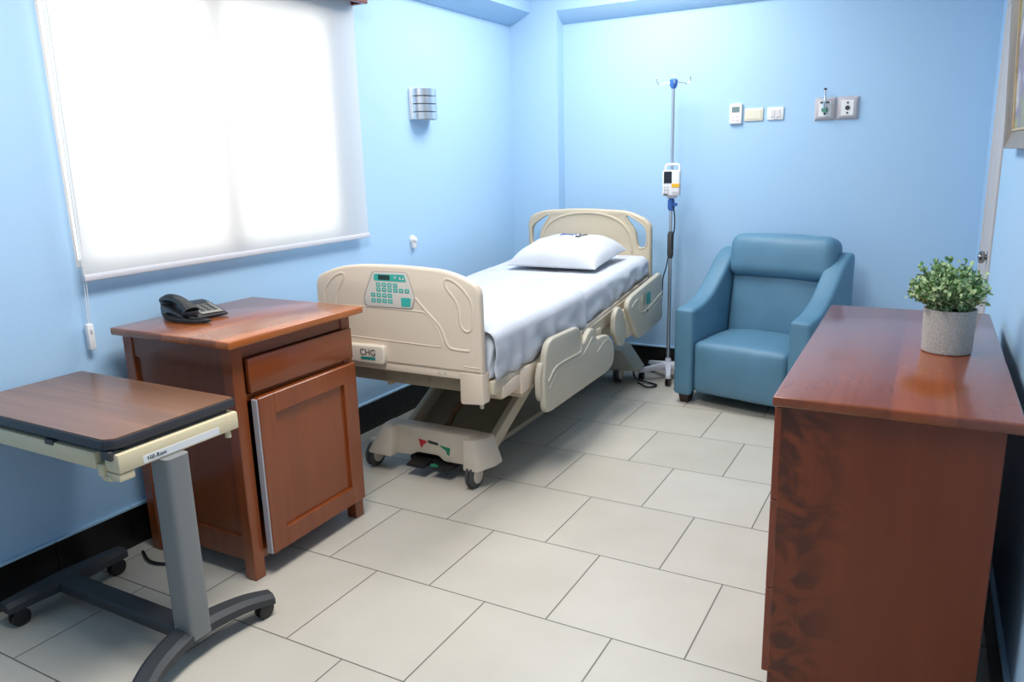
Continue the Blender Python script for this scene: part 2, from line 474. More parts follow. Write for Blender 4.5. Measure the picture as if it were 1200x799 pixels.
# black tile skirting, the highlight along its top painted as a pale strip
def skirt(name, make):
    bm = B(); make(bm, 0, .155, .012, 0); make(bm, .155, .166, .014, 1)
    struct(name, bm, [BLACKTILE, SKIRTHIGHLIGHT])
skirt('baseboard_left', lambda bm, a, b, t, mi: [box(bm, XL-.005, XL+t, y, min(y+.3, YB)-.0015, a, b, .0015, 1, mi) for y in [YF+.3*i for i in range(22)]])
skirt('baseboard_back', lambda bm, a, b, t, mi: [box(bm, x, min(x+.3, .18)-.0015, YB-t, YB+.005, a, b, .0015, 1, mi) for x in [-2.335+.3*i for i in range(9)]])
def rskirt(bm, a, b, t, mi):
    M = Matrix.Translation((.185, 5, 0)) @ Matrix.Rotation(RW, 4, 'Z')
    for i in range(13): box(bm, -t, .005, -1.0-.3*(i+1)+.0015, -1.0-.3*i, a, b, .0015, 1, mi, M)
skirt('baseboard_right', rskirt)

# window: aluminium frame with a mullion, two panes
win = bpy.data.objects.new('window_1', None); COL.objects.link(win); win['kind'] = 'structure'
win.location = (XL-.055, 0, 0)
bm = B()
box(bm, -.025, .025, WY0, WY0+.03, WZ0, WZ1, .003, 1); box(bm, -.025, .025, WY1-.05, WY1, WZ0, WZ1, .003, 1)
box(bm, -.0245, .0245, WY0+.01, WY1-.01, WZ0, WZ0+.03, .003, 1); box(bm, -.0245, .0245, WY0+.01, WY1-.01, WZ1-.05, WZ1, .003, 1)
box(bm, -.0235, .0385, 2.305, 2.39, WZ0+.01, WZ1-.01, .003, 1)
obj('window_frame', bm, ALU, win)
bm = B(); box(bm, -.003, .003, WY0+.02, 2.33, WZ0+.03, WZ1-.03); obj('pane', bm, GLASS, win)
bm = B(); box(bm, -.003, .003, 2.36, WY1-.03, WZ0+.03, WZ1-.03); obj('pane', bm, GLASS, win)

# roller blind
bl = thing('roller_blind', 'long white translucent roller blind glowing in front of the window', 'window blind', (-2.645, 2.425, 1.075))
bm = B(); n = 40
V = [[bm.verts.new((.012*math.sin(y*5+1)*z*(1.185-z), y-.0, z)) for z in (0.0, .3, .6, .9, 1.185)] for y in [-.79+1.58*i/n for i in range(n+1)]]
for i in range(n):
    for j in range(4): bm.faces.new((V[i][j], V[i+1][j], V[i+1][j+1], V[i][j+1]))
fb = obj('blind_fabric', bm, BLIND, bl)
bm = B(); prism(bm, fillet([(-.005, -.010), (.005, -.010), (.006, .004), (.003, .014), (-.003, .014), (-.006, .004)], .003, 3), -.79, .79, 'xz')
obj('hem_bar', bm, plain('blind_hem_white', srgb(206, 206, 212), .6, bump=.05), bl)
bm = B(); tube(bm, [(0, -.777, 1.185), (0, .772, 1.185)], .024, 16); obj('roller', bm, WHITEPL, bl)
bm = B()
tube(bm, [(-.012, -.774, 1.18), (-.012, -.784, .2), (-.014, -.786, -.05), (-.02, -.789, -.17)], .0016, 6)
tube(bm, [(.004, -.770, 1.18), (.002, -.780, .2), (-.006, -.782, -.05), (-.02, -.783, -.17)], .0016, 6)
obj('pull_cord', bm, WHITEPL, bl)
bm = B(); box(bm, -.033, -.012, -.799, -.774, -.26, -.165, .004, 2); box(bm, -.0125, -.009, -.790, -.783, -.20, -.185, .001, 1, 1)
o = obj('cord_weight', bm, [WHITEPL, PLATEGREY], bl); o['label'] = 'white plastic cord weight'
# pelmet over the blind
bm = B()
box(bm, -2.688, -2.555, 1.30, 3.22, 2.305, 2.325, .003, 1); box(bm, -2.575, -2.555, 1.30, 3.22, 2.205, 2.315, .003, 1)
box(bm, -2.688, -2.556, 3.20, 3.222, 2.206, 2.3149, .003, 1); box(bm, -2.688, -2.556, 1.298, 1.32, 2.206, 2.3149, .003, 1)
tag(obj('curtain_pelmet', bm, PELMET), 'dark red wooden pelmet box on the wall above the white blind', 'pelmet')

# wall sconce: half drum of four brushed steel hoops on a white back plate
sc = thing('wall_sconce', 'silver half-round wall lamp of four steel bands beside the window', 'wall lamp', (XL, 3.795, 1.765))
bm = B(); box(bm, 0, .022, -.10, .10, -.085, .085, .004, 2); obj('back_plate', bm, WHITEPL, sc)
bm = B()
for k in range(4):
    z0 = -.085+k*.0430
    prism(bm, [(.02+.082*math.sin(PI*i/24), -.094*math.cos(PI*i/24)) for i in range(25)] +
          [(.02+.078*math.sin(PI*i/24), -.090*math.cos(PI*i/24)) for i in range(24, -1, -1)], z0, z0+.0375, 'xy')
obj('steel_band', bm, plain('satin_steel', (.80, .80, .82, 1), .3, 1, bump=.02), sc)
bm = B(); prism(bm, [(.021+.065*math.sin(PI*i/20), -.075*math.cos(PI*i/20)) for i in range(21)], -.082, .082, 'xy')
obj('diffuser', bm, plain('dark_lamp_inside', srgb(96, 100, 108), .6), sc)

# small white socket cap under the sconce
bm = B()
M = Matrix.Translation((XL, 3.655, 1.005)) @ Matrix.Rotation(PI/2, 4, 'Y')
lathe(bm, [(.026, -.002), (.026, .006), (.020, .012), (.012, .03), (0, .034)], seg=20, M=M)
box(bm, XL, XL+.022, 3.64, 3.67, .955, .995, .005, 2)
tag(obj('cable_outlet', bm, WHITEPL), 'small round white cable outlet on the blue wall between the window and the bed', 'wall outlet')

# wall devices over the armchair
th = thing('thermostat', 'narrow upright white thermostat with a grey display, first of three wall plates', 'thermostat', (-1.165, YB+.001, 1.677))
bm = B(); box(bm, -.038, .038, -.022, 0, -.06, .06, .006, 3); obj('housing', bm, WHITEPL, th)
bm = B(); box(bm, -.024, .024, -.0235, -.02, .008, .042, .002, 1); obj('display', bm, SCREENG, th)
bm = B()
for i in range(2):
    for j in range(2): box(bm, -.022+i*.026, -.004+i*.026, -.0232, -.02, -.022-j*.02, -.010-j*.02, .002, 1)
obj('buttons', bm, plain('pinkish_buttons', srgb(226, 208, 214), .5), th)
bm = B(); box(bm, -.056, .056, -.010, 0, -.038, .038, .004, 2); box(bm, -.044, .044, -.012, -.005, -.027, .027, .002, 1)
tag(obj('blank_plate', bm, IVORY, loc=(-1.058, YB+.001, 1.668)), 'plain cream cover plate between the thermostat and the white switch plate', 'wall plate')
sw = thing('switch_plate', 'small white socket plate, right of the cream cover plate', 'switch plate', (-.931, YB+.001, 1.668))
bm = B(); box(bm, -.048, .048, -.011, 0, -.037, .037, .004, 2); obj('plate', bm, WHITEPL, sw)
bm = B(); box(bm, -.026, -.002, -.0145, -.009, -.022, .022, .002, 1); box(bm, .004, .028, -.0145, -.009, -.022, .022, .002, 1); obj('rocker', bm, plain('switch_rocker_white', srgb(220, 214, 214), .4), sw)
bm = B(); box(bm, -.012, .014, -.0125, -.010, -.034, -.030, .0005, 1); obj('mark', bm, PLATEGREY, sw)
gp = thing('gas_outlet_panel', 'grey two-gang medical gas outlet plate with a metal fitting above the armchair', 'gas outlet', (-.59, YB+.001, 1.679))
for k, x in enumerate((-.061, .061)):
    bm = B()
    hexa(bm, [(x-.0605, 0, -.066), (x+.0605, 0, -.066), (x+.0605, 0, .066), (x-.0605, 0, .066)][::-1],
         [(x-.045, -.024, -.05), (x+.045, -.024, -.05), (x+.045, -.024, .05), (x-.045, -.024, .05)][::-1], .002, 1)
    o = obj('outlet_housing', bm, PLATEGREY, gp)
    bm = B(); box(bm, x-.034, x+.034, -.027, -.022, -.043, .043, .002, 1); obj('outlet_face', bm, WHITEPL, o)
    bm = B()
    for z in (-.028, .028): lathe(bm, [(.006, 0), (.006, .003), (0, .003)], seg=12, M=Matrix.Translation((x, -.026, z)) @ Matrix.Rotation(PI/2, 4, 'X'))
    lathe(bm, [(.013, 0), (.013, .004), (.007, .005), (.006, .002)], seg=16, M=Matrix.Translation((x, -.026, 0)) @ Matrix.Rotation(PI/2, 4, 'X'))
    obj('port', bm, RUBBER, o)
bm = B()
lathe(bm, [(.017, 0), (.017, .02), (.012, .024), (.012, .04), (0, .042)], seg=18, mi=1, M=Matrix.Translation((-.061, -.026, -.006)) @ Matrix.Rotation(PI/2, 4, 'X'))
tube(bm, [(-.061, -.052, -.02), (-.061, -.052, .06), (-.061, -.052, .075)], [.010, .010, .007], 12)
tube(bm, [(-.061, -.052, .07), (-.061, -.052, .112)], .005, 10); tube(bm, [(-.061, -.052, .104), (-.061, -.052, .114)], .009, 10, 2)
tube(bm, [(-.085, -.05, .035), (-.037, -.05, .035)], .006, 10, 2)
o = obj('gas_fitting', bm, [CHROME, GASGREEN, RUBBER], gp); o['label'] = 'chrome and green gas fitting'

# door in the right wall, hinged by the corner
MR = Matrix.Translation((.185, 5, 0)) @ Matrix.Rotation(RW, 4, 'Z')
dr = bpy.data.objects.new('door_1', None); COL.objects.link(dr); dr['kind'] = 'structure'
dr.location = (.185, 5, 0); dr.rotation_euler = (0, 0, RW)
bm = B(); box(bm, -.006, .03, -.95, -.47, .005, 2.08, .002, 1); obj('door_leaf', bm, DOORP, dr)
bm = B(); box(bm, -.010, .03, -1.01, -.95, 0, 2.15, .003, 1); box(bm, -.010, .03, -.47, -.41, 0, 2.15, .003, 1); box(bm, -.0095, .03, -1.005, -.415, 2.08, 2.15, .003, 1)
obj('door_casing', bm, DOORP, dr)
bm = B(); lathe(bm, [(.031, 0), (.031, .004), (.014, .006), (.013, .010), (.026, .014), (.029, .024), (.025, .036), (0, .041)], seg=24,
              M=Matrix.Translation((-.004, -.885, .95)) @ Matrix.Rotation(-PI/2, 4, 'Y'))
obj('door_handle', bm, plain('dark_knob_steel', (.32, .31, .30, 1), .2, 1), dr)

# picture on the right wall, leaning out at the top
pw, ph, fw = 1.14, .86, .058
pc = thing('framed_picture', 'floral painting in a greyish wooden frame hung on the right wall', 'picture', (xr(2.86)-.003, 2.86, 1.437), RW)
pc.rotation_euler = (0, R(-3.0), RW)
bm = B()
def bar(p0, p1, q0, q1):
    # one mitred stick: outer edge p0-p1 stands proud, falling to the inner edge q0-q1
    lo = [(0, *p0), (0, *p1), (0, *q1), (0, *q0)]; hi = [(-.040, *p0), (-.040, *p1), (-.018, *q1), (-.018, *q0)]
    hexa(bm, lo, hi, .002, 1)
w0, w1 = -pw/2, pw/2
bar((w0, 0), (w1, 0), (w0+fw, fw), (w1-fw, fw)); bar((w0, ph), (w1, ph), (w0+fw, ph-fw), (w1-fw, ph-fw))
bar((w0, 0), (w0, ph), (w0+fw, fw), (w0+fw, ph-fw)); bar((w1, 0), (w1, ph), (w1-fw, fw), (w1-fw, ph-fw))
obj('frame', bm, FRAMEW, pc)
bm = B(); a_, b_ = w0+fw, w1-fw
for (a, b, c, d) in ((a_, b_, fw, fw+.008), (a_, b_, ph-fw-.008, ph-fw), (a_, a_+.008, fw+.007, ph-fw-.007), (b_-.008, b_, fw+.007, ph-fw-.007)): box(bm, -.021, -.006, a, b, c, d, .001, 1)
obj('slip', bm, GILT, pc)
bm = B(); box(bm, -.014, -.008, a_+.002, b_-.002, fw+.002, ph-fw-.002); obj('canvas', bm, PAINTING, pc)

# ------------------------------------------------------------------ bedside cabinet
cb = thing('bedside_cabinet', 'reddish brown wooden bedside cabinet with drawer and door under the window', 'cabinet', (-2.32, 2.015, 0))
# local: x front (+), y along the wall
FX, BX, Y0, Y1 = .285, -.28, -.30, .30
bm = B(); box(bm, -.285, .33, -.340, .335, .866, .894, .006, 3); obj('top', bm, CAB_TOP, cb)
for y in (Y0, Y1-.05):
    for x in (FX-.05, BX):
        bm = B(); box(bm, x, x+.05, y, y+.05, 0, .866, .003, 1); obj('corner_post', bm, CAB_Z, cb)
bm = B()
for y in (Y0+.006, Y1-.026):
    box(bm, BX+.05, FX-.05, y, y+.02, .78, .866); box(bm, BX+.05, FX-.05, y, y+.02, .07, .16)
    box(bm, BX+.02, FX-.02, y+.008, y+.016, .10, .82)
box(bm, BX+.02, BX+.03, Y0+.03, Y1-.03, .07, .86)
box(bm, BX+.03, FX-.03, Y0+.02, Y1-.02, .075, .10)
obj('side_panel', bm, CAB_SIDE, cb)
for z0, z1 in ((.815, .866), (.66, .684), (.07, .10)):
    bm = B(); box(bm, FX-.03, FX-.006, Y0+.05, Y1-.05, z0, z1); obj('front_rail', bm, CAB_Y, cb)
bm = B(); box(bm, FX-.006, FX+.016, Y0+.056, Y1-.012, .690, .812, .004, 2)
box(bm, FX-.30, FX-.02, Y0+.08, Y1-.06, .70, .79); obj('drawer', bm, CAB_Y, cb)
# door: hinged at its far edge, standing ajar
dpiv = Vector((FX-.002, Y1-.012, 0)); ang = R(1.5)
bm = B(); W = Y1-.012-(Y0+.062); zb, zt = .085, .672; s = .075
box(bm, 0, .026, -W, -W+s, zb, zt, .003, 1); box(bm, 0, .026, -s, 0, zb, zt, .003, 1)
box(bm, .0002, .0258, -W+s-.001, -s+.001, zt-s, zt, .003, 1); box(bm, .0002, .0258, -W+s-.001, -s+.001, zb, zb+s, .003, 1)
dd = obj('door', bm, CAB_Z, cb, loc=dpiv, rot=(0, 0, ang))
bm = B(); box(bm, .004, .012, -W+s-.01, -s+.01, zb+s-.01, zt-s+.01); obj('door_panel', bm, CAB_Z, dd)
bm = B(); box(bm, -.001, .0225, -W-.007, -W+.0005, zb+.004, zt-.004, .001, 1)
o = obj('edge_strip', bm, plain('silver_edge_strip', srgb(172, 170, 176), .45), dd); o['label'] = 'silver grey strip on the door edge'

# telephone on the cabinet
tp = thing('telephone', 'dark grey corded desk telephone lying on the bedside cabinet', 'telephone', (-2.475, 1.945, .894), R(-14))
tp.scale = (.98, 1.0, .72)
bm = B()
prism(bm, [(-.11, .006), (.095, .006), (.10, .016), (.06, .030), (-.06, .058), (-.105, .062), (-.112, .05)], -.085, .085, 'xz', .004, 2)
obj('base', bm, PHONEPL, tp)
bm = B()
sl = math.atan2(-.028, .12)
MK = Matrix.Translation((.0, .028, .0445)) @ Matrix.Rotation(-sl, 4, 'Y')
box(bm, -.050, .085, -.038, .048, -.001, .003, .002, 1, 0, MK)
for i in range(4):
    for j in range(3): box(bm, -.02+i*.022, -.006+i*.022, -.030+j*.024, -.012+j*.024, .003, .006, .001, 1, 1, MK)
box(bm, -.046, -.028, -.03, .04, .003, .004, .001, 1, 1, MK)
obj('keypad', bm, [PHONEGREY, PHONEPL], tp)
bm = B()
hp = crom([(-.125, -.052, .078), (-.09, -.052, .096), (-.02, -.052, .098), (.05, -.052, .078), (.09, -.052, .052)], 6, False)
tube(bm, hp, [.021+.007*abs(2*i/(len(hp)-1)-1)**2 for i in range(len(hp))], 14)
lathe(bm, [(.0, 0), (.026, .002), (.031, .014), (.028, .028), (.0, .030)], seg=20, M=Matrix.Translation((-.108, -.052, .050)))
lathe(bm, [(.0, 0), (.026, .002), (.031, .014), (.028, .028), (.0, .030)], seg=20, M=Matrix.Translation((.078, -.052, .026)))
obj('handset', bm, PHONEPL, tp)
bm = B(); cp = []
path = crom([(-.06, -.090, .02), (-.01, -.104, .014), (.06, -.106, .014), (.125, -.090, .014), (.175, -.065, .014), (.185, -.035, .014), (.150, -.040, .015), (.115, -.062, .018), (.085, -.058, .03)], 40, False)
for i, p in enumerate(path):
    a = i*1.15; cp.append((p[0], p[1]+.008*math.cos(a), p[2]+.008*math.sin(a)))
tube(bm, cp, .0026, 6); obj('coiled_cord', bm, BLACKPL, tp)

# ------------------------------------------------------------------ overbed table
ot = thing('overbed_table', 'rolling overbed table with wood-grain top, cream rail and grey column by the left wall', 'overbed table', (-1.885, 1.335, 0))
# local: x toward the room, y along the wall
TX0, TX1, TY0, TY1, TZ = -.775, .0, -.175, .245, .75
bm = B()
ol = [(TX0, TY0), (TX1-.022, TY0), (TX1, TY0+.020), (TX1, TY1), (TX0, TY1)]
prism(bm, fillet(ol, .012, 3), TZ-.008, TZ, 'xy'); obj('tabletop', bm, OBT_TOP, ot)
bm = B()
ol2 = [(TX0-.004, TY0-.004), (TX1-.020, TY0-.004), (TX1+.004, TY0+.018), (TX1+.004, TY1+.004), (TX0-.004, TY1+.004)]
prism(bm, fillet(ol2, .012, 3), TZ-.030, TZ-.0035, 'xy', .003, 2)
ol3 = [(TX0+.02, TY0+.014), (TX1-.06, TY0+.014), (TX1-.012, TY0+.05), (TX1-.012, TY1-.02), (TX0+.02, TY1-.02)]
prism(bm, ol3, TZ-.045, TZ-.028, 'xy'); obj('top_edging', bm, OBT_EDGE, ot)
bm = B()
box(bm, -.052, .012, TY0+.012, TY1+.002, TZ-.100, TZ-.044, .006, 2)                          # rail under the room end
obj('end_rail', bm, OBT_CREAM, ot)
bm = B(); box(bm, TX0+.02, -.075, TY0+.002, TY0+.05, TZ-.096, TZ-.046, .005, 2)
box(bm, -.076, -.050, TY0+.004, TY0+.05, TZ-.116, TZ-.080, .004, 2); obj('side_rail', bm, OBT_CREAM, ot)
bm = B(); box(bm, -.074, .008, TY0+.012, TY0+.06, TZ-.124, TZ-.101, .005, 2); box(bm, -.066, -.03, TY0+.008, TY0+.05, TZ-.128, TZ-.112, .004, 2)
obj('release_lever', bm, OBT_CREAM, ot)
bm = B(); box(bm, -.045, -.005, TY0+.0, TY0+.03, TZ-.062, TZ-.034, .004, 1); obj('pivot_latch', bm, RUBBER, ot)
bm = B(); box(bm, -.30, -.26, TY0-.001, TY0+.02, TZ-.056, TZ-.040, .002, 1); obj('stop', bm, RUBBER, ot)
bm = B(); tube(bm, [(-.005, TY1-.03, TZ-.10), (-.005, TY1-.03, TZ-.122)], [.008, .010], 12); obj('knob', bm, OBT_CREAM, ot)
bm = B(); box(bm, .0115, .0128, TY0+.085, TY0+.345, TZ-.094, TZ-.072, .0004, 1)
lb = obj('label_strip', bm, WHITEPL, ot)
t = text_bm('Hill-Rom', .017); M = Matrix.Translation((.0132, TY0+.128, TZ-.083)) @ Matrix(((0, 0, 1, 0), (1, 0, 0, 0), (0, 1, 0, 0), (0, 0, 0, 1)))
t.transform(M); obj('lettering', t, INK, lb, smooth=False)
bm = B()
prism(bm, fillet([(-.040, -.042), (.044, -.042), (.044, .036), (-.040, .036)], .018, 5), .072, TZ-.099, 'xy')
obj('column', bm, OBT_GREY, ot)
# base: room-side foot, bar, wall-side foot
def foot(bm, x, ya, yb, dx, h=.085, sag=.03):
    pts = crom([(x+dx, ya, h-sag), (x+dx*.45, (ya*.6), h-sag*.27), (x, 0, h), (x+dx*.2, yb*.6, h-sag*.27), (x+dx*.55, yb, h-sag*.9)], 6, False)
    n = len(pts); t = bmesh.new(); rings = []
    for i, p in enumerate(pts):
        e = abs(2*i/(n-1)-1); w = .044-.012*e; hh = .020-.004*e
        q = Vector(pts[min(i+1, n-1)])-Vector(pts[max(i-1, 0)]); nx = Vector((q.y, -q.x, 0)).normalized()
        P = Vector(p)
        rings.append([t.verts.new(P+nx*a*w+Vector((0, 0, b*hh))) for a, b in ((-1, -1), (-1, .3), (-.55, 1), (.55, 1), (1, .3), (1, -1))])
    for A, C2 in zip(rings, rings[1:]):
        for k in range(6): t.faces.new((A[k], A[(k+1) % 6], C2[(k+1) % 6], C2[k]))
    t.faces.new(rings[0][::-1]); t.faces.new(rings[-1])
    add_bm(bm, t)
bm = B(); foot(bm, -.005, -.25, .27, .085); obj('foot', bm, OBT_BASE, ot)
bm = B(); foot(bm, -.665, -.195, .225, -.006, .080, .006); obj('foot', bm, OBT_BASE, ot)
bm = B(); box(bm, -.69, -.01, -.036, .036, .052, .094, .010, 3); obj('cross_bar', bm, OBT_BASE, ot)
def caster(parent, x, y, r=.030, w=.03, name='caster', mat=BLACKPL, top=.07):
    bm = B()
    for s in (-1, 1):
        lathe(bm, [(r*.5, 0), (r, .003), (r, w*.38), (r*.8, w*.44), (0, w*.44)], seg=20, M=Matrix.Translation((x+s*.002, y, r)) @ Matrix.Rotation(s*PI/2, 4, 'Y'))
    tube(bm, [(x, y, r), (x, y, top)], .008, 8)
    return obj(name, bm, mat, parent)
caster(ot, .072, -.215); caster(ot, .045, .235); caster(ot, -.655, -.160); caster(ot, -.660, .190)

# black cable on the floor by the cabinet
bm = B()
tube(bm, crom([(-2.60, 1.67, .006), (-2.50, 1.63, .008), (-2.42, 1.66, .006), (-2.42, 1.76, .006), (-2.50, 1.82, .006), (-2.56, 1.86, .008)], 10, False), .006, 8)
tag(obj('power_cable', bm, BLACKPL), 'looped black power cable on the floor between the cabinet and the skirting', 'cable')

# ------------------------------------------------------------------ hospital bed
bd = thing('hospital_bed', 'beige adjustable hospital bed with keypad footboard and lowered side rails', 'hospital bed', (-1.985, 2.55, 0), R(.6))
# footboard
top = [(-.435, .60), (-.432, .935), (-.413, .970), (-.31, 1.010), (-.19, 1.026), (.03, 1.030), (.24, 1.020), (.325, .999), (.398, .966), (.414, .935), (.416, .60)]
fo = fillet(top, [.02, .05, .05, .1, .12, .2, .1, .1, .05, .05, .008], 5)
FBT = .040
fbd = obj('footboard', plate_bm(fo, FBT, .012, front=0), BEIGE, bd)
bm = B()
def ridge(pts, r, sink=.35, n=6, closed=False, y0=0):
    p = crom([(x, y0+r*sink, z) for x, z in pts], n, closed)
    tube(bm, p, r, 8, closed=closed)
ridge([(-.40, .842), (-.17, .845), (.12, .842), (.16, .83), (.20, .79), (.225, .735), (.222, .708), (.20, .700), (0, .703), (-.40, .712)], .0042, .5)
ridge([(.105, .90), (.135, .868), (.18, .826), (.222, .785), (.245, .73), (.265, .702), (.30, .695), (.36, .695)], .009, .62)
ridge([(.262, .985), (.255, .965), (.268, .940), (.305, .895), (.318, .85), (.322, .80), (.345, .776), (.368, .782), (.378, .81), (.380, .87), (.372, .905), (.34, .945), (.30, .975)], .0085, .6, closed=True)
ridge([(-.272, .985), (-.268, .965), (-.285, .940), (-.315, .895), (-.325, .85), (-.335, .80), (-.358, .776), (-.378, .782), (-.388, .81), (-.388, .87), (-.382, .905), (-.35, .945), (-.31, .975)], .0085, .6, closed=True)
ridge([(.33, .628), (.37, .626), (.405, .626)], .004, .5)
obj('moulding', bm, BEIGE, fbd)
# keypad
kp = [(-.105, .9985), (.070, 1.001), (.104, .899), (.090, .856), (.078, .851), (-.146, .849), (-.158, .862), (-.157, .893)]
bm = plate_bm(fillet([(x*1.025-.0012+.0003, .925+(z-.925)*1.035) for x, z in kp], .014, 4), .003, .0008, front=-.0022)
obj('panel_rim', bm, plain('panel_rim_grey', srgb(140, 128, 124), .5), fbd)
cpn = obj('control_panel', plate_bm(fillet(kp, .012, 4), .004, .001, front=-.0035), KEYGREY, fbd)
bm = B()
prism(bm, fillet([(-.098, .991), (.058, .993), (.068, .963), (-.101, .962)], .006, 3), -.0042, -.0030, 'xz')
prism(bm, fillet([(.036, .896), (.086, .896), (.082, .858), (.036, .858)], .004, 3), -.0042, -.0030, 'xz')
rows = ((.946, 4, -.088), (.925, 6, -.088), (.901, 4, -.118), (.877, 4, -.118))
for rz_, n_, x0_ in rows:
    for i in range(n_):
        x = x0_+i*.0295
        if x > .03 and rz_ < .92: continue
        o_ = [(x-.002, rz_-.0085), (x+.020, rz_-.0085), (x+.020, rz_+.0085), (x-.002, rz_+.0085)]
        i_ = [(x+.004, rz_-.003), (x+.014, rz_-.003), (x+.014, rz_+.003), (x+.004, rz_+.003)]
        add_bm(bm, plate_bm(o_, .0012, .0001, [i_], front=-.0044))
for f in bm.faces: f.material_index = 0
for i in range(3): box(bm, -.081+i*.0295, -.077+i*.0295, -.0046, -.003, .942, .950, mi=1)
for i in range(3): box(bm, -.084+i*.0295, -.074+i*.0295, -.0046, -.003, .923, .927, mi=1)
prism(bm, [(.030, .972), (.042, .972), (.036, .984)], -.0046, -.003, 'xz', mi=1); prism(bm, [(.046, .972), (.058, .972), (.052, .984)], -.0046, -.003, 'xz', mi=1)
prism(bm, [(.006, .984), (.018, .984), (.012, .972)], -.0046, -.003, 'xz', mi=1)
obj('keys', bm, [TEAL, KEYGREY], cpn)
bm = B(); box(bm, -.076, -.016, -.0048, -.003, .967, .988, .0004, 1); obj('display', bm, LCD, cpn)
# logo bumper
lg = [(-.385, .598), (-.066, .598), (-.056, .64), (-.060, .683), (-.385, .678)]
lp = obj('logo_plate', plate_bm(fillet(lg, .014, 4), .030, .008, front=-.026), plain('logo_plate_beige', srgb(226, 214, 196), .45), fbd)
t = text_bm('CHG', .040); t.transform(Matrix.Translation((-.143, -.0272, .648)) @ Matrix.Rotation(PI/2, 4, 'X')); obj('lettering', t, plain('logo_grey', srgb(84, 84, 92), .5), lp, smooth=False)
bm = B(); prism(bm, [(-.182, .617), (-.104, .617), (-.104, .630), (-.182, .628)], -.0276, -.0262, 'xz'); obj('underline', bm, TEALD, lp)
# cross bar, hanging corner block and end beam
bm = B()
box(bm, -.42, .32, .004, .046, .568, .606, .006, 2)
obj('footboard_rail', bm, BEIGE, bd)
bm = B(); prism(bm, fillet([(.308, .602), (.306, .474), (.312, .464), (.412, .472), (.416, .480), (.416, .602)], .006, 3), .0, .055, 'xz', .003, 2)
for x in (.205, .235): lathe(bm, [(.006, 0), (.006, .003), (0, .004)], seg=10, mi=1, M=Matrix.Translation((x, .006, .588)) @ Matrix.Rotation(PI/2, 4, 'X'))
obj('corner_bracket', bm, [BEIGE, BEDSTEEL], bd)
bm = B(); tube(bm, [(.392, .027, .475), (.392, .027, .448)], [.010, .008], 12); obj('bumper_stud', bm, BEDSTEEL, bd)
bm = B(); box(bm, -.41, .31, .05, .10, .50, .572, .006, 2)
for x in (-.30, -.12, .12): tube(bm, [(x, .049, .53), (x, .044, .53)], .006, 10)
tube(bm, [(-.09, .045, .50), (-.09, .075, .50)], .012, 10)
obj('end_beam', bm, plain('bed_drab_steel', srgb(150, 138, 116), .55, var=.1, bscale=30), bd)
# head end
hb = [(-.432, .62), (-.432, 1.03), (-.41, 1.075), (-.32, 1.108), (-.06, 1.122), (.27, 1.108), (.385, 1.060), (.425, 1.02), (.428, .62)]
ho = fillet(hb, [.02, .05, .06, .1, .3, .1, .06, .05, .02], 6)
hR = crom([(.262, 1.062), (.275, 1.078), (.34, 1.042), (.390, .995), (.394, .895), (.352, .879), (.334, .908), (.318, .985)], 6)
hL = [(-x-.012, z) for x, z in hR]
hR = [(x, z) for x, z in hR]
hbd = obj('headboard', plate_bm(ho, .05, .012, [hR, hL], front=2.085), BEIGE2, bd)
bm = B()
ridge([(-.335, .85), (-.318, .96), (-.24, 1.045), (-.09, 1.088), (.08, 1.088), (.215, 1.045), (.288, .96), (.305, .85)], .010, .4, 8, y0=2.085)
ridge([(.262, 1.066), (.275, 1.082), (.342, 1.045), (.394, .997), (.398, .893), (.352, .875), (.331, .908), (.315, .985)], .006, .5, 6, True, y0=2.085)
ridge([(-.274, 1.066), (-.287, 1.082), (-.354, 1.045), (-.406, .997), (-.410, .893), (-.364, .875), (-.343, .908), (-.327, .985)], .006, .5, 6, True, y0=2.085)
obj('moulding', bm, BEIGE2, hbd)
# sleeping deck: side beams, cross members, mattress pan
bm = B()
for s in (-1, 1):
    box(bm, s*.415-.022, s*.415+.022, .055, 1.05, .500, .560, .006, 2)
    box(bm, s*.35-.02, s*.35+.02, .30, 2.05, .43, .50, .005, 2)
    hexa(bm, [(s*.415-.02, 1.04, .51), (s*.415+.02, 1.04, .51), (s*.415+.02, 2.06, .60), (s*.415-.02, 2.06, .60)],
         [(s*.415-.02, 1.04, .575), (s*.415+.02, 1.04, .575), (s*.415+.02, 2.06, .685), (s*.415-.02, 2.06, .685)], .005, 1)
for y in (.30, .75, 1.25, 1.75): box(bm, -.36, .36, y, y+.05, .44, .49, .004, 1)
box(bm, .33, .435, .30, .36, .42, .50, .005, 1); box(bm, .36, .44, 1.05, 1.12, .40, .53, .005, 1); box(bm, .35, .43, .13, .22, .46, .51, .004, 1)
box(bm, .38, .445, .95, 1.03, .45, .56, .006, 2); box(bm, .38, .445, 1.16, 1.22, .42, .55, .006, 2)
obj('deck_frame', bm, BEDSTEEL, bd)
bm = B(); prism(bm, [(.06, .536), (1.02, .566), (2.04, .680), (2.04, .704), (1.02, .590), (.06, .560)], -.43, .43, 'yz', .004, 1)
obj('mattress_pan', bm, BEIGE, bd)
bm = B(); hexa(bm, [(.40, .12, .47), (.445, .12, .47), (.445, .30, .48), (.40, .30, .48)], [(.40, .12, .52), (.445, .12, .52), (.445, .30, .545), (.40, .30, .545)], .006, 2)
hexa(bm, [(.40, .27, .445), (.452, .27, .445), (.452, .50, .46), (.40, .50, .46)], [(.40, .27, .555), (.452, .27, .555), (.452, .50, .57), (.40, .50, .57)], .008, 2)
obj('corner_cover', bm, BEIGE, bd)
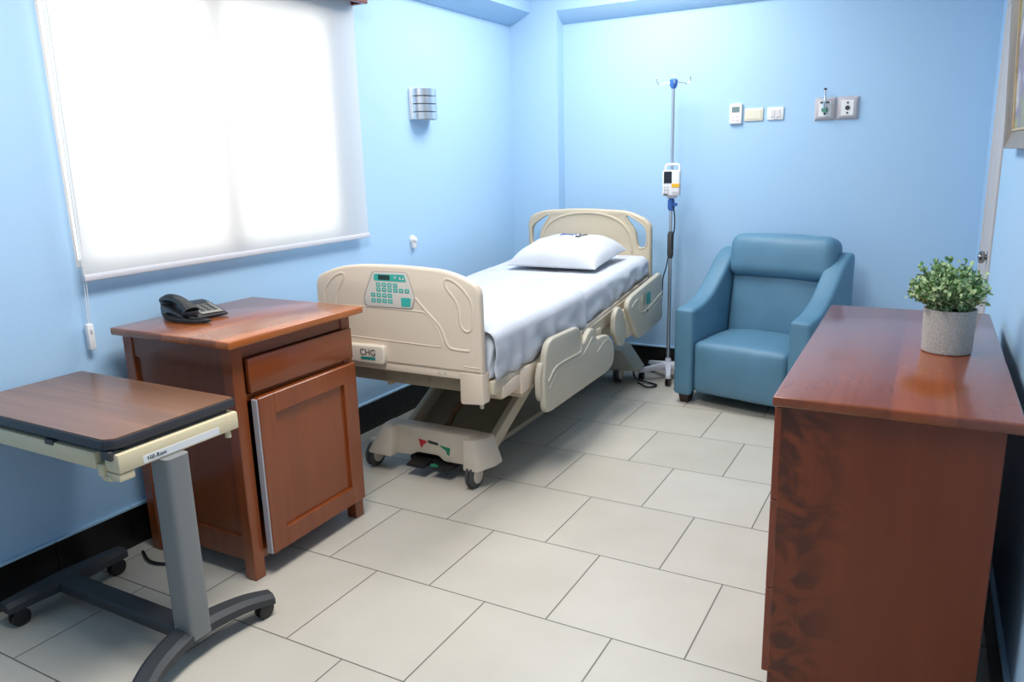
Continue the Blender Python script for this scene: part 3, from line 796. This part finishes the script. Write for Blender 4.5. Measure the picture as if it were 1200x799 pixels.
# side rails (right side), lowered
def rail(name, prof, y0, u, tilt, inset, ridges, lean):
    M = Matrix.Translation((u, 0, 0)) @ Matrix.Rotation(lean, 4, 'Y')
    bm = plate_bm(prof, .032, .009, plane='yz', front=-.016); bm.transform(M)
    r = obj(name, bm, BEDRAIL, bd)
    bm = B()
    for pts, rr in ridges:
        tube(bm, crom([(.016, a, b) for a, b in pts], 6, False), rr, 8, M=M)
    obj('moulding', bm, BEDRAIL, r)
    bm = B(); box(bm, -.06, -.010, inset[0], inset[1], inset[2], inset[3], .008, 2, M=M); obj('rail_bracket', bm, BEDSTEEL, r)
    return r
near = [(a+.085, b+.004) for a, b in [(.285, .355), (.283, .48), (.315, .600), (.345, .640), (.39, .655), (.66, .650), (.690, .640), (.700, .560), (.74, .553), (.80, .595), (.845, .608), (.88, .595), (.90, .535),
        (.97, .540), (1.06, .528), (1.125, .478), (1.145, .415), (1.12, .355), (1.04, .332), (.35, .325), (.30, .33)]]
rail('side_rail', fillet(near, .028, 4), .3, .515, 0, (.70, .88, .40, .56),
     [([(a+.085, b+.004) for a, b in p_], r_) for p_, r_ in [([(.32, .47), (.40, .515), (.52, .522), (.65, .520), (.69, .525), (.705, .565), (.705, .62)], .005),
      ([(.33, .435), (.42, .490), (.55, .502), (.70, .500), (.78, .53), (.84, .562)], .004),
      ([(.90, .47), (.96, .492), (1.02, .505), (1.08, .49)], .003)]], R(-2))
far = [(a*1.05+.085, b+.016) for a, b in [(1.275, .60), (1.30, .645), (1.37, .665), (1.75, .710), (1.845, .722), (1.872, .70), (1.872, .45), (1.84, .425), (1.50, .395), (1.43, .40), (1.40, .43)]]
fr_ = rail('side_rail', fillet(far, .03, 4), 1.3, .525, 0, (1.46, 1.60, .44, .60),
     [([(a*1.05+.085, b+.016) for a, b in p_], r_) for p_, r_ in [([(1.335, .60), (1.38, .618), (1.45, .625), (1.46, .57), (1.48, .545), (1.60, .545), (1.86, .60)], .005),
      ([(1.50, .64), (1.49, .58), (1.53, .52), (1.62, .515), (1.86, .57)], .004)]], R(-2))
bm = B(); box(bm, .536, .5385, 1.69, 1.76, .595, .665, .002, 1); box(bm, .5365, .539, 1.70, 1.715, .55, .57, .001, 1, 1)
o = obj('control_panel', bm, [TEALD, INK], fr_); o['label'] = 'turquoise control panel on the far side rail'
fl = fillet([(1.27, .51), (1.28, .61), (1.34, .65), (1.41, .61), (1.45, .47), (1.42, .41), (1.35, .42)], .03, 4)
obj('rail_hub', plate_bm(fl, .03, .008, plane='yz', front=.47), BEDRAIL, bd)
fl = fillet([(.355, .41), (.35, .50), (.38, .57), (.42, .55), (.42, .39), (.38, .38)], .025, 4)
obj('rail_hub', plate_bm(fl, .03, .008, plane='yz', front=.47), BEDRAIL, bd)
# wheeled base
bm = B()
def endcap(bm, y0, y1, sgn):
    # sgn -1: foot end, +1: head end; a moulded cover, tall in the middle, sloping over the casters
    ya, yb = (y0, y1)
    prism(bm, fillet([(-.21, .088), (-.13, .088), (-.09, .110), (.03, .110), (.06, .086), (.21, .088), (.21, .230), (-.21, .230)], .012, 3), ya+.062, yb, 'xz', .006, 2)
    for s in (-1, 1):
        a, b = s*.20, s*(.325 if s > 0 else .385)
        lo = [(a, ya, .088), (b*.86, ya-.005, .092), (b, ya+.09, .098), (b, yb, .098), (a, yb, .088)]
        hi = [(a, ya+.01, .228), (s*.25, ya+.02, .234), (s*.28, ya+.08, .228), (s*.28, yb, .228), (a, yb, .228)]
        if s < 0: lo, hi = lo[::-1], hi[::-1]
        t = bmesh.new(); A = [t.verts.new(p) for p in lo]; H = [t.verts.new(p) for p in hi]
        t.faces.new(A[::-1]); t.faces.new(H)
        for i in range(5): t.faces.new((A[i], A[(i+1) % 5], H[(i+1) % 5], H[i]))
        bmesh.ops.bevel(t, geom=t.edges[:], offset=.008, segments=2, profile=.5, affect='EDGES')
        add_bm(bm, t)
bm = B(); endcap(bm, .155, .31, -1)
bc = obj('base_cover', bm, BASEGREY, bd)
bm = B()
prism(bm, [(-.075, .180), (-.028, .172), (-.052, .152), (-.060, .138), (-.068, .144)], .2145, .2176, 'xz', mi=0)
prism(bm, [(-.022, .180), (.032, .174), (.032, .162), (-.022, .167)], .2145, .2176, 'xz', mi=2)
prism(bm, [(.038, .164), (.098, .158), (.092, .120), (.080, .126), (.076, .142)], .2145, .2176, 'xz', mi=1)
obj('brake_sticker', bm, [RED, GREEN, INK], bc)
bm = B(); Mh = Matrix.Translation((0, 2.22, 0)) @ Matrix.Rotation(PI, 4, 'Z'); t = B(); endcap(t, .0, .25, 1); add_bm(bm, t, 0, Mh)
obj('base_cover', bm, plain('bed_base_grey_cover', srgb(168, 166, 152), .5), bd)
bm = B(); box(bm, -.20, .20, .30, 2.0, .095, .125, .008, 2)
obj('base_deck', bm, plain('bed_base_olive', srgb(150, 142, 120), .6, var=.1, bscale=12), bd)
for s in (-1, 1):
    bm = B(); hexa(bm, [(s*.24-.018, .38, .125), (s*.24+.018, .38, .125), (s*.24+.018, .98, .43), (s*.24-.018, .98, .43)],
                   [(s*.24-.018, .35, .185), (s*.24+.018, .35, .185), (s*.24+.018, .95, .49), (s*.24-.018, .95, .49)], .006, 2)
    tube(bm, [(s*.24-.03, .95, .455), (s*.24+.03, .95, .455)], .028, 14)
    obj('lift_arm', bm, BEDSTEEL, bd)
    bm = B(); hexa(bm, [(s*.24-.018, 1.40, .125), (s*.24+.018, 1.40, .125), (s*.24+.018, 1.95, .43), (s*.24-.018, 1.95, .43)],
                   [(s*.24-.018, 1.37, .185), (s*.24+.018, 1.37, .185), (s*.24+.018, 1.92, .49), (s*.24-.018, 1.92, .49)], .006, 2)
    obj('lift_arm', bm, BEDSTEEL, bd)
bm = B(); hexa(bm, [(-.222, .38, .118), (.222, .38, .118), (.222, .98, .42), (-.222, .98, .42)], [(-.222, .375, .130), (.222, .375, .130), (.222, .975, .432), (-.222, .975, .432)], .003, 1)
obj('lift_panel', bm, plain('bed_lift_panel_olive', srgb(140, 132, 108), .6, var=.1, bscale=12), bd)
bm = B(); tube(bm, crom([(-.05, .42, .18), (-.04, .50, .25), (.02, .62, .34), (.0, .75, .45)], 6, False), .018, 12)
box(bm, -.10, .04, .30, .46, .41, .47, .01, 2); box(bm, .10, .16, .25, .42, .44, .50, .006, 1)
obj('actuator', bm, RUST, bd)
def bed_caster(x, y):
    bm = B()
    for s in (-1, 1):
        lathe(bm, [(.016, 0), (.058, .0), (.0625, .006), (.0625, .012), (.052, .017), (.02, .019), (0, .019)], seg=28, mi=0, M=Matrix.Translation((x+s*.002, y, .0625)) @ Matrix.Rotation(s*PI/2, 4, 'Y'))
        lathe(bm, [(.040, .0), (.040, .0205), (.018, .023), (0, .023)], seg=24, mi=1, M=Matrix.Translation((x+s*.002, y, .0625)) @ Matrix.Rotation(s*PI/2, 4, 'Y'))
    tube(bm, [(x, y, .10), (x, y, .14)], .02, 12, 1)
    obj('caster', bm, [RUBBER, BASEGREY], bd)
bed_caster(.235, .20); bed_caster(-.345, .225); bed_caster(.24, 2.02); bed_caster(-.24, 2.02)
bm = B()
box(bm, -.16, .10, .17, .28, .045, .078, .012, 3); hexa(bm, [(-.13, .10, .05), (-.03, .10, .05), (-.03, .20, .05), (-.13, .20, .05)], [(-.13, .10, .062), (-.03, .10, .062), (-.03, .20, .08), (-.13, .20, .08)], .005, 2)
hexa(bm, [(.0, .12, .052), (.10, .12, .052), (.10, .20, .052), (.0, .20, .052)], [(.0, .12, .064), (.10, .12, .064), (.10, .20, .08), (.0, .20, .08)], .005, 2)
prism(bm, [(-.0, .062), (.04, .066), (.03, .078), (.0, .076)], .115, .121, 'xz', mi=1)
bm.transform(Matrix.Translation((.01, .065, .004)))
obj('brake_pedal', bm, [BLACKPL, GREEN], bd)
# cable hanging at the head end
bm = B(); tube(bm, crom([(.30, 1.98, .16), (.33, 2.03, .11), (.36, 2.02, .04), (.42, 2.06, .012), (.50, 2.02, .010), (.46, 1.96, .010), (.38, 2.0, .02)], 8, False), .006, 8)
obj('cable', bm, BLACKPL, bd)

# mattress under a fitted white sheet
def lerp_tab(tab, x):
    if x <= tab[0][0]: return tab[0][1]
    for (a, p), (b, q) in zip(tab, tab[1:]):
        if x <= b:
            s = (x-a)/(b-a); s = s*s*(3-2*s)*.5+s*.5
            return p+(q-p)*s
    return tab[-1][1]
TOPT = [(0, .755), (.5, .765), (1.0, .778), (1.4, .800), (2.1, .838)]
BOTT = [(0, .566), (.5, .582), (1.0, .596), (1.3, .622), (2.1, .716)]
def bump(u, v, s=1.0):
    return noise.noise(Vector((u*5, v*3.2, 1.3)))*s
bmw = thing('mattress', 'hospital mattress covered by a smooth white fitted sheet', 'mattress', (-1.985, 2.55, 0), R(.6))
def drape(v0, v1, nv, half, off, b_extra, seed, hem_amp, cap=True, sidewave=.006):
    bm = B(); rings = []
    for i in range(nv+1):
        v = v0+(v1-v0)*i/nv
        zt, zb = lerp_tab(TOPT, v)+off, lerp_tab(BOTT, v)+.004+b_extra
        # rounded ends
        e = min(1, min(v-v0, v1-v)/.05+.0) if cap else 1
        e = max(0, e); rr = math.sqrt(max(0, 1-(1-e)**2))
        zt2 = zb+(zt-zb)*(.55+.45*rr); hw = (half+off)*(.975+.025*rr)
        prof = []
        nb = 26
        for k in range(nb+1):
            a = -1+2*k/nb
            prof.append((a*(hw-.045), zt2))
        side = [(hw-.045+.045*math.sin(t*PI/2/6), zt2-.045*(1-math.cos(t*PI/2/6))) for t in range(1, 7)]
        low = [(hw, zt2-.045-(zt2-.045-zb)*t/6) for t in range(1, 7)]
        ring = []
        for (u, z) in [(-u, z) for u, z in reversed(low)]+[(-u, z) for u, z in reversed(side)]+prof+side+low:
            d = (zt2-z)/(zt2-zb)
            w = bump(u+seed, v, .004)+.003*noise.noise(Vector((u*14+seed, v*11, 4.0)))
            if d > .25:
                w2 = sidewave*math.sin(v*34+4*noise.noise(Vector((v*4, d*2, seed))))*min(1, (d-.2)*1.4)+.010*noise.noise(Vector((v*7, d*2.5, seed+3)))
                u += w2*(1 if u > 0 else -1)
                if d > .95: u -= .012*(1 if u > 0 else -1); z += hem_amp*noise.noise(Vector((v*9, seed, 0)))
            ring.append((u, v, z+w))
        rings.append([bm.verts.new(p) for p in ring])
    for A, C2 in zip(rings, rings[1:]):
        for k in range(len(A)-1): bm.faces.new((A[k], A[k+1], C2[k+1], C2[k]))
    if cap:
        bm.faces.new(rings[0]); bm.faces.new(rings[-1][::-1])
        for A, C2 in zip(rings, rings[1:]): bm.faces.new((A[0], C2[0], C2[-1], A[-1]))
    return bm
obj('fitted_sheet', drape(.056, 2.075, 90, .428, 0, 0, 0.0, .004), SHEET, bmw, angle=60)
# the draw sheet laid over the foot half
bm = drape(.060, .985, 46, .434, .010, -.014, 7.3, .014, cap=False, sidewave=.011)
o = obj('draw_sheet', bm, SHEET, angle=60, loc=(-1.985, 2.55, 0), rot=(0, 0, R(.6)))
md = o.modifiers.new('thick', 'SOLIDIFY'); md.thickness = .003; md.offset = 1
tag(o, 'white draw sheet spread over the foot half of the bed', 'bed sheet')

# pillow
pl = thing('pillow', 'plump white pillow with faint blue print at the head of the bed', 'pillow', (-1.957, 4.215, .818), R(-1))
bm = B(); nu, nv = 36, 26; PWID, PDEP, PH = .282, .235, .150
def pil(a, b, s):
    # a,b in -1..1; s = +1 top, -1 bottom
    ea = 1-abs(a)**3.2; eb = 1-abs(b)**3.2
    t = max(0, ea*eb)**.5
    px = a*PWID*(1-.05*(1-abs(b)**2)*0+.04*abs(b)**3*abs(a)**3)
    py = b*PDEP*(1+.05*abs(a)**3*abs(b)**3-.04*(1-a*a)*abs(b)**4)
    w = noise.noise(Vector((a*2.2, b*2.2, s*1.0)))*.012*t+noise.noise(Vector((a*6, b*5, s*2.0)))*.005*t
    z = (PH*.80*t+w) if s > 0 else -PH*.14*t*.6
    z += .060*(b+1)*.5+ .010                # propped against the headboard
    return (px, py, z)
grid = {}
for s in (1, -1):
    for i in range(nu+1):
        for j in range(nv+1):
            if s < 0 and (i in (0, nu) or j in (0, nv)): grid[s, i, j] = grid[1, i, j]; continue
            grid[s, i, j] = bm.verts.new(pil(2*i/nu-1, 2*j/nv-1, s))
for s in (1, -1):
    for i in range(nu):
        for j in range(nv):
            q = [grid[s, i, j], grid[s, i+1, j], grid[s, i+1, j+1], grid[s, i, j+1]]
            bm.faces.new(q if s > 0 else q[::-1])
o = obj('pillowcase', bm, PILLOW, pl, angle=70)
md = o.modifiers.new('soft', 'SUBSURF'); md.levels = 1; md.render_levels = 1
bm = B()
def on_pillow(a, b):
    p = pil(a, b, 1); return (p[0], p[1], p[2]+.0012)
def stroke(pts, r, mi):
    tube(bm, [on_pillow(a, b) for a, b in crom(pts, 5, False)], r, 6, mi)
for k in range(5): stroke([(-.30+k*.075, .36), (-.26+k*.075, .46), (-.23+k*.075, .35)], .0026, 0)
stroke([(-.32, .26), (-.16, .265), (.04, .26)], .0020, 0)
stroke([(.10, .56), (.16, .36), (.22, .16)], .005, 1); stroke([(.12, .20), (.22, .34), (.28, .50)], .005, 1); stroke([(.16, .10), (.26, .12)], .004, 1)
obj('printed_mark', bm, [BLUEINK, INK], pl)

# ------------------------------------------------------------------ drip stand and pump
iv = thing('iv_stand', 'steel drip stand with blue hook head and white wheeled base behind the armchair', 'drip stand', (-1.500, 4.790, 0))
bm = B(); tube(bm, [(0, 0, .08), (0, 0, .90)], .0125, 16); tube(bm, [(0, 0, .88), (0, 0, 1.865)], .0108, 14)
obj('pole', bm, STEEL, iv)
bm = B(); tube(bm, [(0, 0, 1.10), (0, 0, 1.115), (0, 0, 1.165), (0, 0, 1.18)], [.014, .022, .022, .014], 16); tube(bm, [(.0, -.0, 1.14), (.04, -.02, 1.14)], .010, 10)
obj('clamp', bm, BLUEPL, iv)
bm = B(); tube(bm, [(0, 0, .80), (0, 0, .82), (0, 0, .95), (0, 0, .97)], [.014, .020, .020, .013], 16); obj('grip', bm, RUBBER, iv)
bm = B(); tube(bm, [(0, 0, 1.835), (0, 0, 1.85), (0, 0, 1.885), (0, 0, 1.892)], [.012, .022, .026, .018], 16); obj('hook_hub', bm, BLUEPL, iv)
for k in range(4):
    a = R(20+90*k); c, s = math.cos(a), math.sin(a)
    bm = B(); tube(bm, [(c*q, s*q, z) for q, z in crom([(.02, 1.872), (.055, 1.868), (.080, 1.862), (.098, 1.872), (.102, 1.892), (.096, 1.902)], 4, False)], .0032, 8)
    obj('hook', bm, CHROME, iv)
bm = B(); lathe(bm, [(.0, .075), (.045, .075), (.05, .085), (.045, .105), (.022, .115), (.016, .14), (0, .14)], seg=24); obj('base_hub', bm, IVWHITE, iv)
for k in range(5):
    a = R(216+72*k); c, s = math.cos(a), math.sin(a); M = Matrix.Rotation(a, 4, 'Z')
    bm = B(); hexa(bm, [(.03, -.024, .066), (.205, -.017, .052), (.205, .017, .052), (.03, .024, .066)], [(.03, -.020, .108), (.205, -.013, .078), (.205, .013, .078), (.03, .020, .108)], .006, 2, M=M)
    lg_ = obj('base_leg', bm, IVWHITE, iv)
    caster(lg_, .180*c, .180*s, .026, .03, 'caster', BLACKPL, .056)
bm = B(); tube(bm, crom([(.012, -.012, 1.17), (.03, -.02, 1.06), (.028, -.018, .98), (.016, -.015, .93), (.018, -.014, .86)], 6, False), .004, 8)
tube(bm, crom([(-.012, .012, .84), (-.04, .05, .74), (-.07, .08, .66), (-.08, .1, .58), (-.09, .12, .45)], 6, False), .004, 8)
obj('cord', bm, BLACKPL, iv)
pu = thing('infusion_pump', 'white infusion pump with dark screen clamped on the drip stand', 'infusion pump', (-1.491, 4.790, 1.195), R(10))
bm = B(); box(bm, -.056, .052, -.085, -.010, .0, .155, .010, 3); obj('housing', bm, WHITEPL, pu)
bm = B(); box(bm, -.046, .002, -.088, -.083, .078, .150, .002, 1); obj('screen', bm, plain('pump_dark_screen', srgb(44, 46, 54), .2), pu)
bm = B(); box(bm, .002, .050, -.0875, -.083, .052, .076, .002, 1); obj('yellow_label', bm, YELLOW, pu)
bm = B()
for i in range(2):
    for j in range(3): lathe(bm, [(.006, 0), (.006, .003), (0, .004)], seg=10, M=Matrix.Translation((-.040+i*.018, -.085, .020+j*.018)) @ Matrix.Rotation(PI/2, 4, 'X'))
obj('buttons', bm, PLATEGREY, pu)
bm = B(); box(bm, -.048, -.02, -.087, -.083, .006, .013, .001, 1); obj('power_key', bm, INK, pu)
bm = B(); box(bm, .006, .046, -.087, -.083, .012, .03, .002, 1); obj('syringe_door', bm, PLATEGREY, pu)
bm = B(); tube(bm, crom([(-.040, -.05, .150), (-.040, -.05, .178), (-.028, -.05, .190), (.030, -.05, .190), (.044, -.05, .178), (.044, -.05, .150)], 4, False), .007, 10); obj('carry_handle', bm, WHITEPL, pu)
bm = B(); box(bm, -.022, .014, -.012, .022, .03, .08, .006, 2); box(bm, -.03, .03, -.07, -.03, -.014, .004, .005, 2); obj('clamp', bm, PLATEGREY, pu)

# ------------------------------------------------------------------ armchair
ch = thing('armchair', 'teal blue upholstered armchair with rolled headrest in the back corner', 'armchair', (-.932, 4.235, 0), R(-12))
HW, AT, D = .396, .115, .66
def arm(s):
    prof = crom([(.0, .075), (-.004, .30), (.0, .535), (.012, .566), (.05, .578), (.14, .592), (.26, .640), (.38, .730), (.47, .810), (.55, .858), (.62, .872), (.648, .855), (.655, .78), (.655, .40), (.645, .08), (.60, .07), (.30, .07), (.05, .07)], 5)
    bm = plate_bm(prof, AT, .022, plane='yz', front=(s*HW-AT/2)-s*AT/2)
    return obj('arm', bm, CHAIR, ch, angle=50)
arm(-1); arm(1)
# seat block, rounded at the front, slightly crowned
def cushion(x0, x1, y0, y1, z0, z1, bev, seg, crown, name, M=None, n=6, amp=.003):
    t = bmesh.new(); bmesh.ops.create_cube(t, size=1)
    for v in t.verts: v.co = Vector(((x0+x1)/2+v.co.x*(x1-x0), (y0+y1)/2+v.co.y*(y1-y0), (z0+z1)/2+v.co.z*(z1-z0)))
    bmesh.ops.bevel(t, geom=t.edges[:], offset=bev, segments=seg, profile=.5, affect='EDGES')
    bmesh.ops.subdivide_edges(t, edges=[e for e in t.edges if e.calc_length() > .12], cuts=n, use_grid_fill=True)
    for v in t.verts:
        a = (v.co.x-(x0+x1)/2)/((x1-x0)/2); b = (v.co.y-(y0+y1)/2)/((y1-y0)/2); c = (v.co.z-(z0+z1)/2)/((z1-z0)/2)
        if c > .5: v.co.z += crown[2]*(1-a*a)*(1-b*b)
        if b < -.5: v.co.y -= crown[1]*(1-a*a)*(1-c*c)
        v.co += Vector((0, 1, 1))*amp*noise.noise(v.co*9)
    if M is not None: t.transform(M)
    return obj(name, t, CHAIR, ch, angle=55)
IW = HW-AT-.002
cushion(-IW, IW, .012, .56, .075, .385, .035, 4, (0, .022, .022), 'seat')
MB_ = Matrix.Translation((0, .50, .34)) @ Matrix.Rotation(R(-9), 4, 'X')
cushion(-IW, IW, -.06, .085, .0, .50, .03, 3, (0, .016, 0), 'backrest', MB_)
MH = Matrix.Translation((.022, .562, .810)) @ Matrix.Rotation(R(-9), 4, 'X')
cushion(-IW-.035, IW+.035, -.115, .075, -.105, .150, .062, 5, (0, .012, .008), 'headrest', MH, amp=.004)
bm = B(); box(bm, -HW+.03, HW-.03, .56, .648, .08, .80, .02, 3); obj('back_panel', bm, CHAIR, ch)
for (x, y) in ((-HW+.055, .06), (HW-.055, .06), (-HW+.055, .60), (HW-.055, .60)):
    bm = B(); hexa(bm, [(x-.026, y-.026, 0), (x+.026, y-.026, 0), (x+.026, y+.026, 0), (x-.026, y+.026, 0)], [(x-.038, y-.038, .078), (x+.038, y-.038, .078), (x+.038, y+.038, .078), (x-.038, y+.038, .078)], .003, 1)
    obj('leg', bm, DARKLEG, ch)

# ------------------------------------------------------------------ dresser
ds = thing('dresser', 'long reddish mahogany dresser standing along the right wall', 'dresser', (-.074, 2.555, 0.0), R(.9))
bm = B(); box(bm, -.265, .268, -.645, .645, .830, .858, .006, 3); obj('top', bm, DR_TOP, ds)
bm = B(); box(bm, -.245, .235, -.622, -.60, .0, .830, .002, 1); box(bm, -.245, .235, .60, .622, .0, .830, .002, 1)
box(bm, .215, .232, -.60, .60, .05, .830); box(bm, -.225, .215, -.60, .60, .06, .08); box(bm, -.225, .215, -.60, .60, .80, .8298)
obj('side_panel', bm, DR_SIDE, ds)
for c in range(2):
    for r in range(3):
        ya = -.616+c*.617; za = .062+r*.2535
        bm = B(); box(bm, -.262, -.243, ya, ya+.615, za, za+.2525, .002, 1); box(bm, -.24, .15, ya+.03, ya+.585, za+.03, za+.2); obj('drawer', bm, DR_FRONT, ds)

# potted plant
pp = thing('potted_plant', 'small bushy green plant in a speckled grey pot on the dresser', 'potted plant', (.046, 2.555, .858))
bm = B(); lathe(bm, [(.0, 0), (.062, 0), (.066, .004), (.070, .127), (.0695, .130), (.065, .130), (.063, .112), (.0, .110)], seg=48); obj('pot', bm, CONCRETE, pp)
bm = B(); lathe(bm, [(0, .104), (.060, .104), (.060, .110), (.04, .114), (0, .118)], seg=32); obj('soil', bm, SOIL, pp)
bm = B(); bl_ = B(); rnd = random.Random(11)
def leaf(bm, p, d, size):
    d = d.normalized(); up = Vector((rnd.uniform(-1, 1), rnd.uniform(-1, 1), rnd.uniform(-.2, 1))).normalized()
    s = d.cross(up)
    if s.length < .1: return
    s.normalize(); nn = s.cross(d)
    w = size*.36
    a = bm.verts.new(p); b1 = bm.verts.new(p+d*size*.45+s*w+nn*size*.12); b2 = bm.verts.new(p+d*size*.45-s*w+nn*size*.12)
    m1 = bm.verts.new(p+d*size*.5); c = bm.verts.new(p+d*size+nn*-size*.08)
    bm.faces.new((a, b1, m1)); bm.faces.new((a, m1, b2)); bm.faces.new((b1, c, m1)); bm.faces.new((m1, c, b2))
for k in range(120):
    az = rnd.uniform(0, 2*PI); q = math.sqrt(rnd.uniform(0, 1)); el = rnd.uniform(.0, 1)
    rr = .108*q; hh = .128+.150*math.sqrt(max(0, 1-q*q*.86))*rnd.uniform(.5, 1.03)
    tip = Vector((rr*math.cos(az)-.012, rr*math.sin(az), hh)); base = Vector((.035*q*math.cos(az), .035*q*math.sin(az), .108))
    mid = base*.5+tip*.5+Vector((0, 0, .012))
    ps = crom([base, mid, tip], 4, False); tube(bm, ps, .0013, 5)
    for i in range(24):
        t = .30+.70*i/23; idx = min(len(ps)-1, int(t*(len(ps)-1))); P = Vector(ps[idx])
        d = Vector((rnd.gauss(0, 1), rnd.gauss(0, 1), rnd.gauss(.3, .8)))+(tip-base).normalized()*.6
        leaf(bl_, P+Vector((rnd.gauss(0, .004), rnd.gauss(0, .004), rnd.gauss(0, .004))), d, rnd.uniform(.012, .020))
obj('stem', bm, STEM, pp)
fo_ = obj('foliage', bl_, LEAF, pp, fix=False)

# ------------------------------------------------------------------ light
w = bpy.data.worlds.new('World'); SC.world = w; w.use_nodes = True
bg = w.node_tree.nodes['Background']; bg.inputs['Color'].default_value = (.93, .97, 1, 1); bg.inputs['Strength'].default_value = 2.0
def area(name, loc, rot, sx, sy, power, col=(1, 1, 1)):
    l = bpy.data.lights.new(name, 'AREA'); l.shape = 'RECTANGLE'; l.size = sx; l.size_y = sy; l.energy = power; l.color = col
    o = bpy.data.objects.new(name, l); COL.objects.link(o); o.location = loc; o.rotation_euler = rot
    return o
area('daylight_window', (XL-.45, 2.33, 1.75), (0, R(-90), 0), 1.3, 1.8, 17, (1, .975, .95))
area('ceiling_lamp', (-1.65, 3.95, ZC-.03), (0, 0, 0), .8, 1.2, 41, (1, .97, .93))
area('near_fill_light', (-1.3, 1.5, ZC-.03), (0, 0, 0), .6, 1.2, 52, (1, .97, .93))  # added fill, no known fixture; brightens the near room and lower left wall

# ------------------------------------------------------------------ camera
f, yaw, pitch, roll = 902.0157, .5097, -.2330, .0283
Rz = Matrix.Rotation(yaw, 3, 'Z'); Rx = Matrix.Rotation(pitch, 3, 'X'); Ry = Matrix.Rotation(roll, 3, 'Y')
Q = Rz @ Rx @ Ry
cam = bpy.data.cameras.new('Camera'); cam.sensor_fit = 'HORIZONTAL'; cam.sensor_width = 36; cam.lens = f/1200*36; cam.clip_start = .02
co = bpy.data.objects.new('Camera', cam); COL.objects.link(co)
M = Matrix.Identity(4)
for i in range(3):
    M[i][0] = Q[i][0]; M[i][1] = Q[i][2]; M[i][2] = -Q[i][1]
M[2][3] = 1.45
co.matrix_world = M
SC.camera = co
vs = SC.view_settings
vs.view_transform = 'Standard'; vs.look = 'None'; vs.gamma = 1; vs.exposure = .10; vs.use_curve_mapping = False
SC.cycles.use_denoising = True
SC.cycles.max_bounces = 10; SC.cycles.transparent_max_bounces = 12
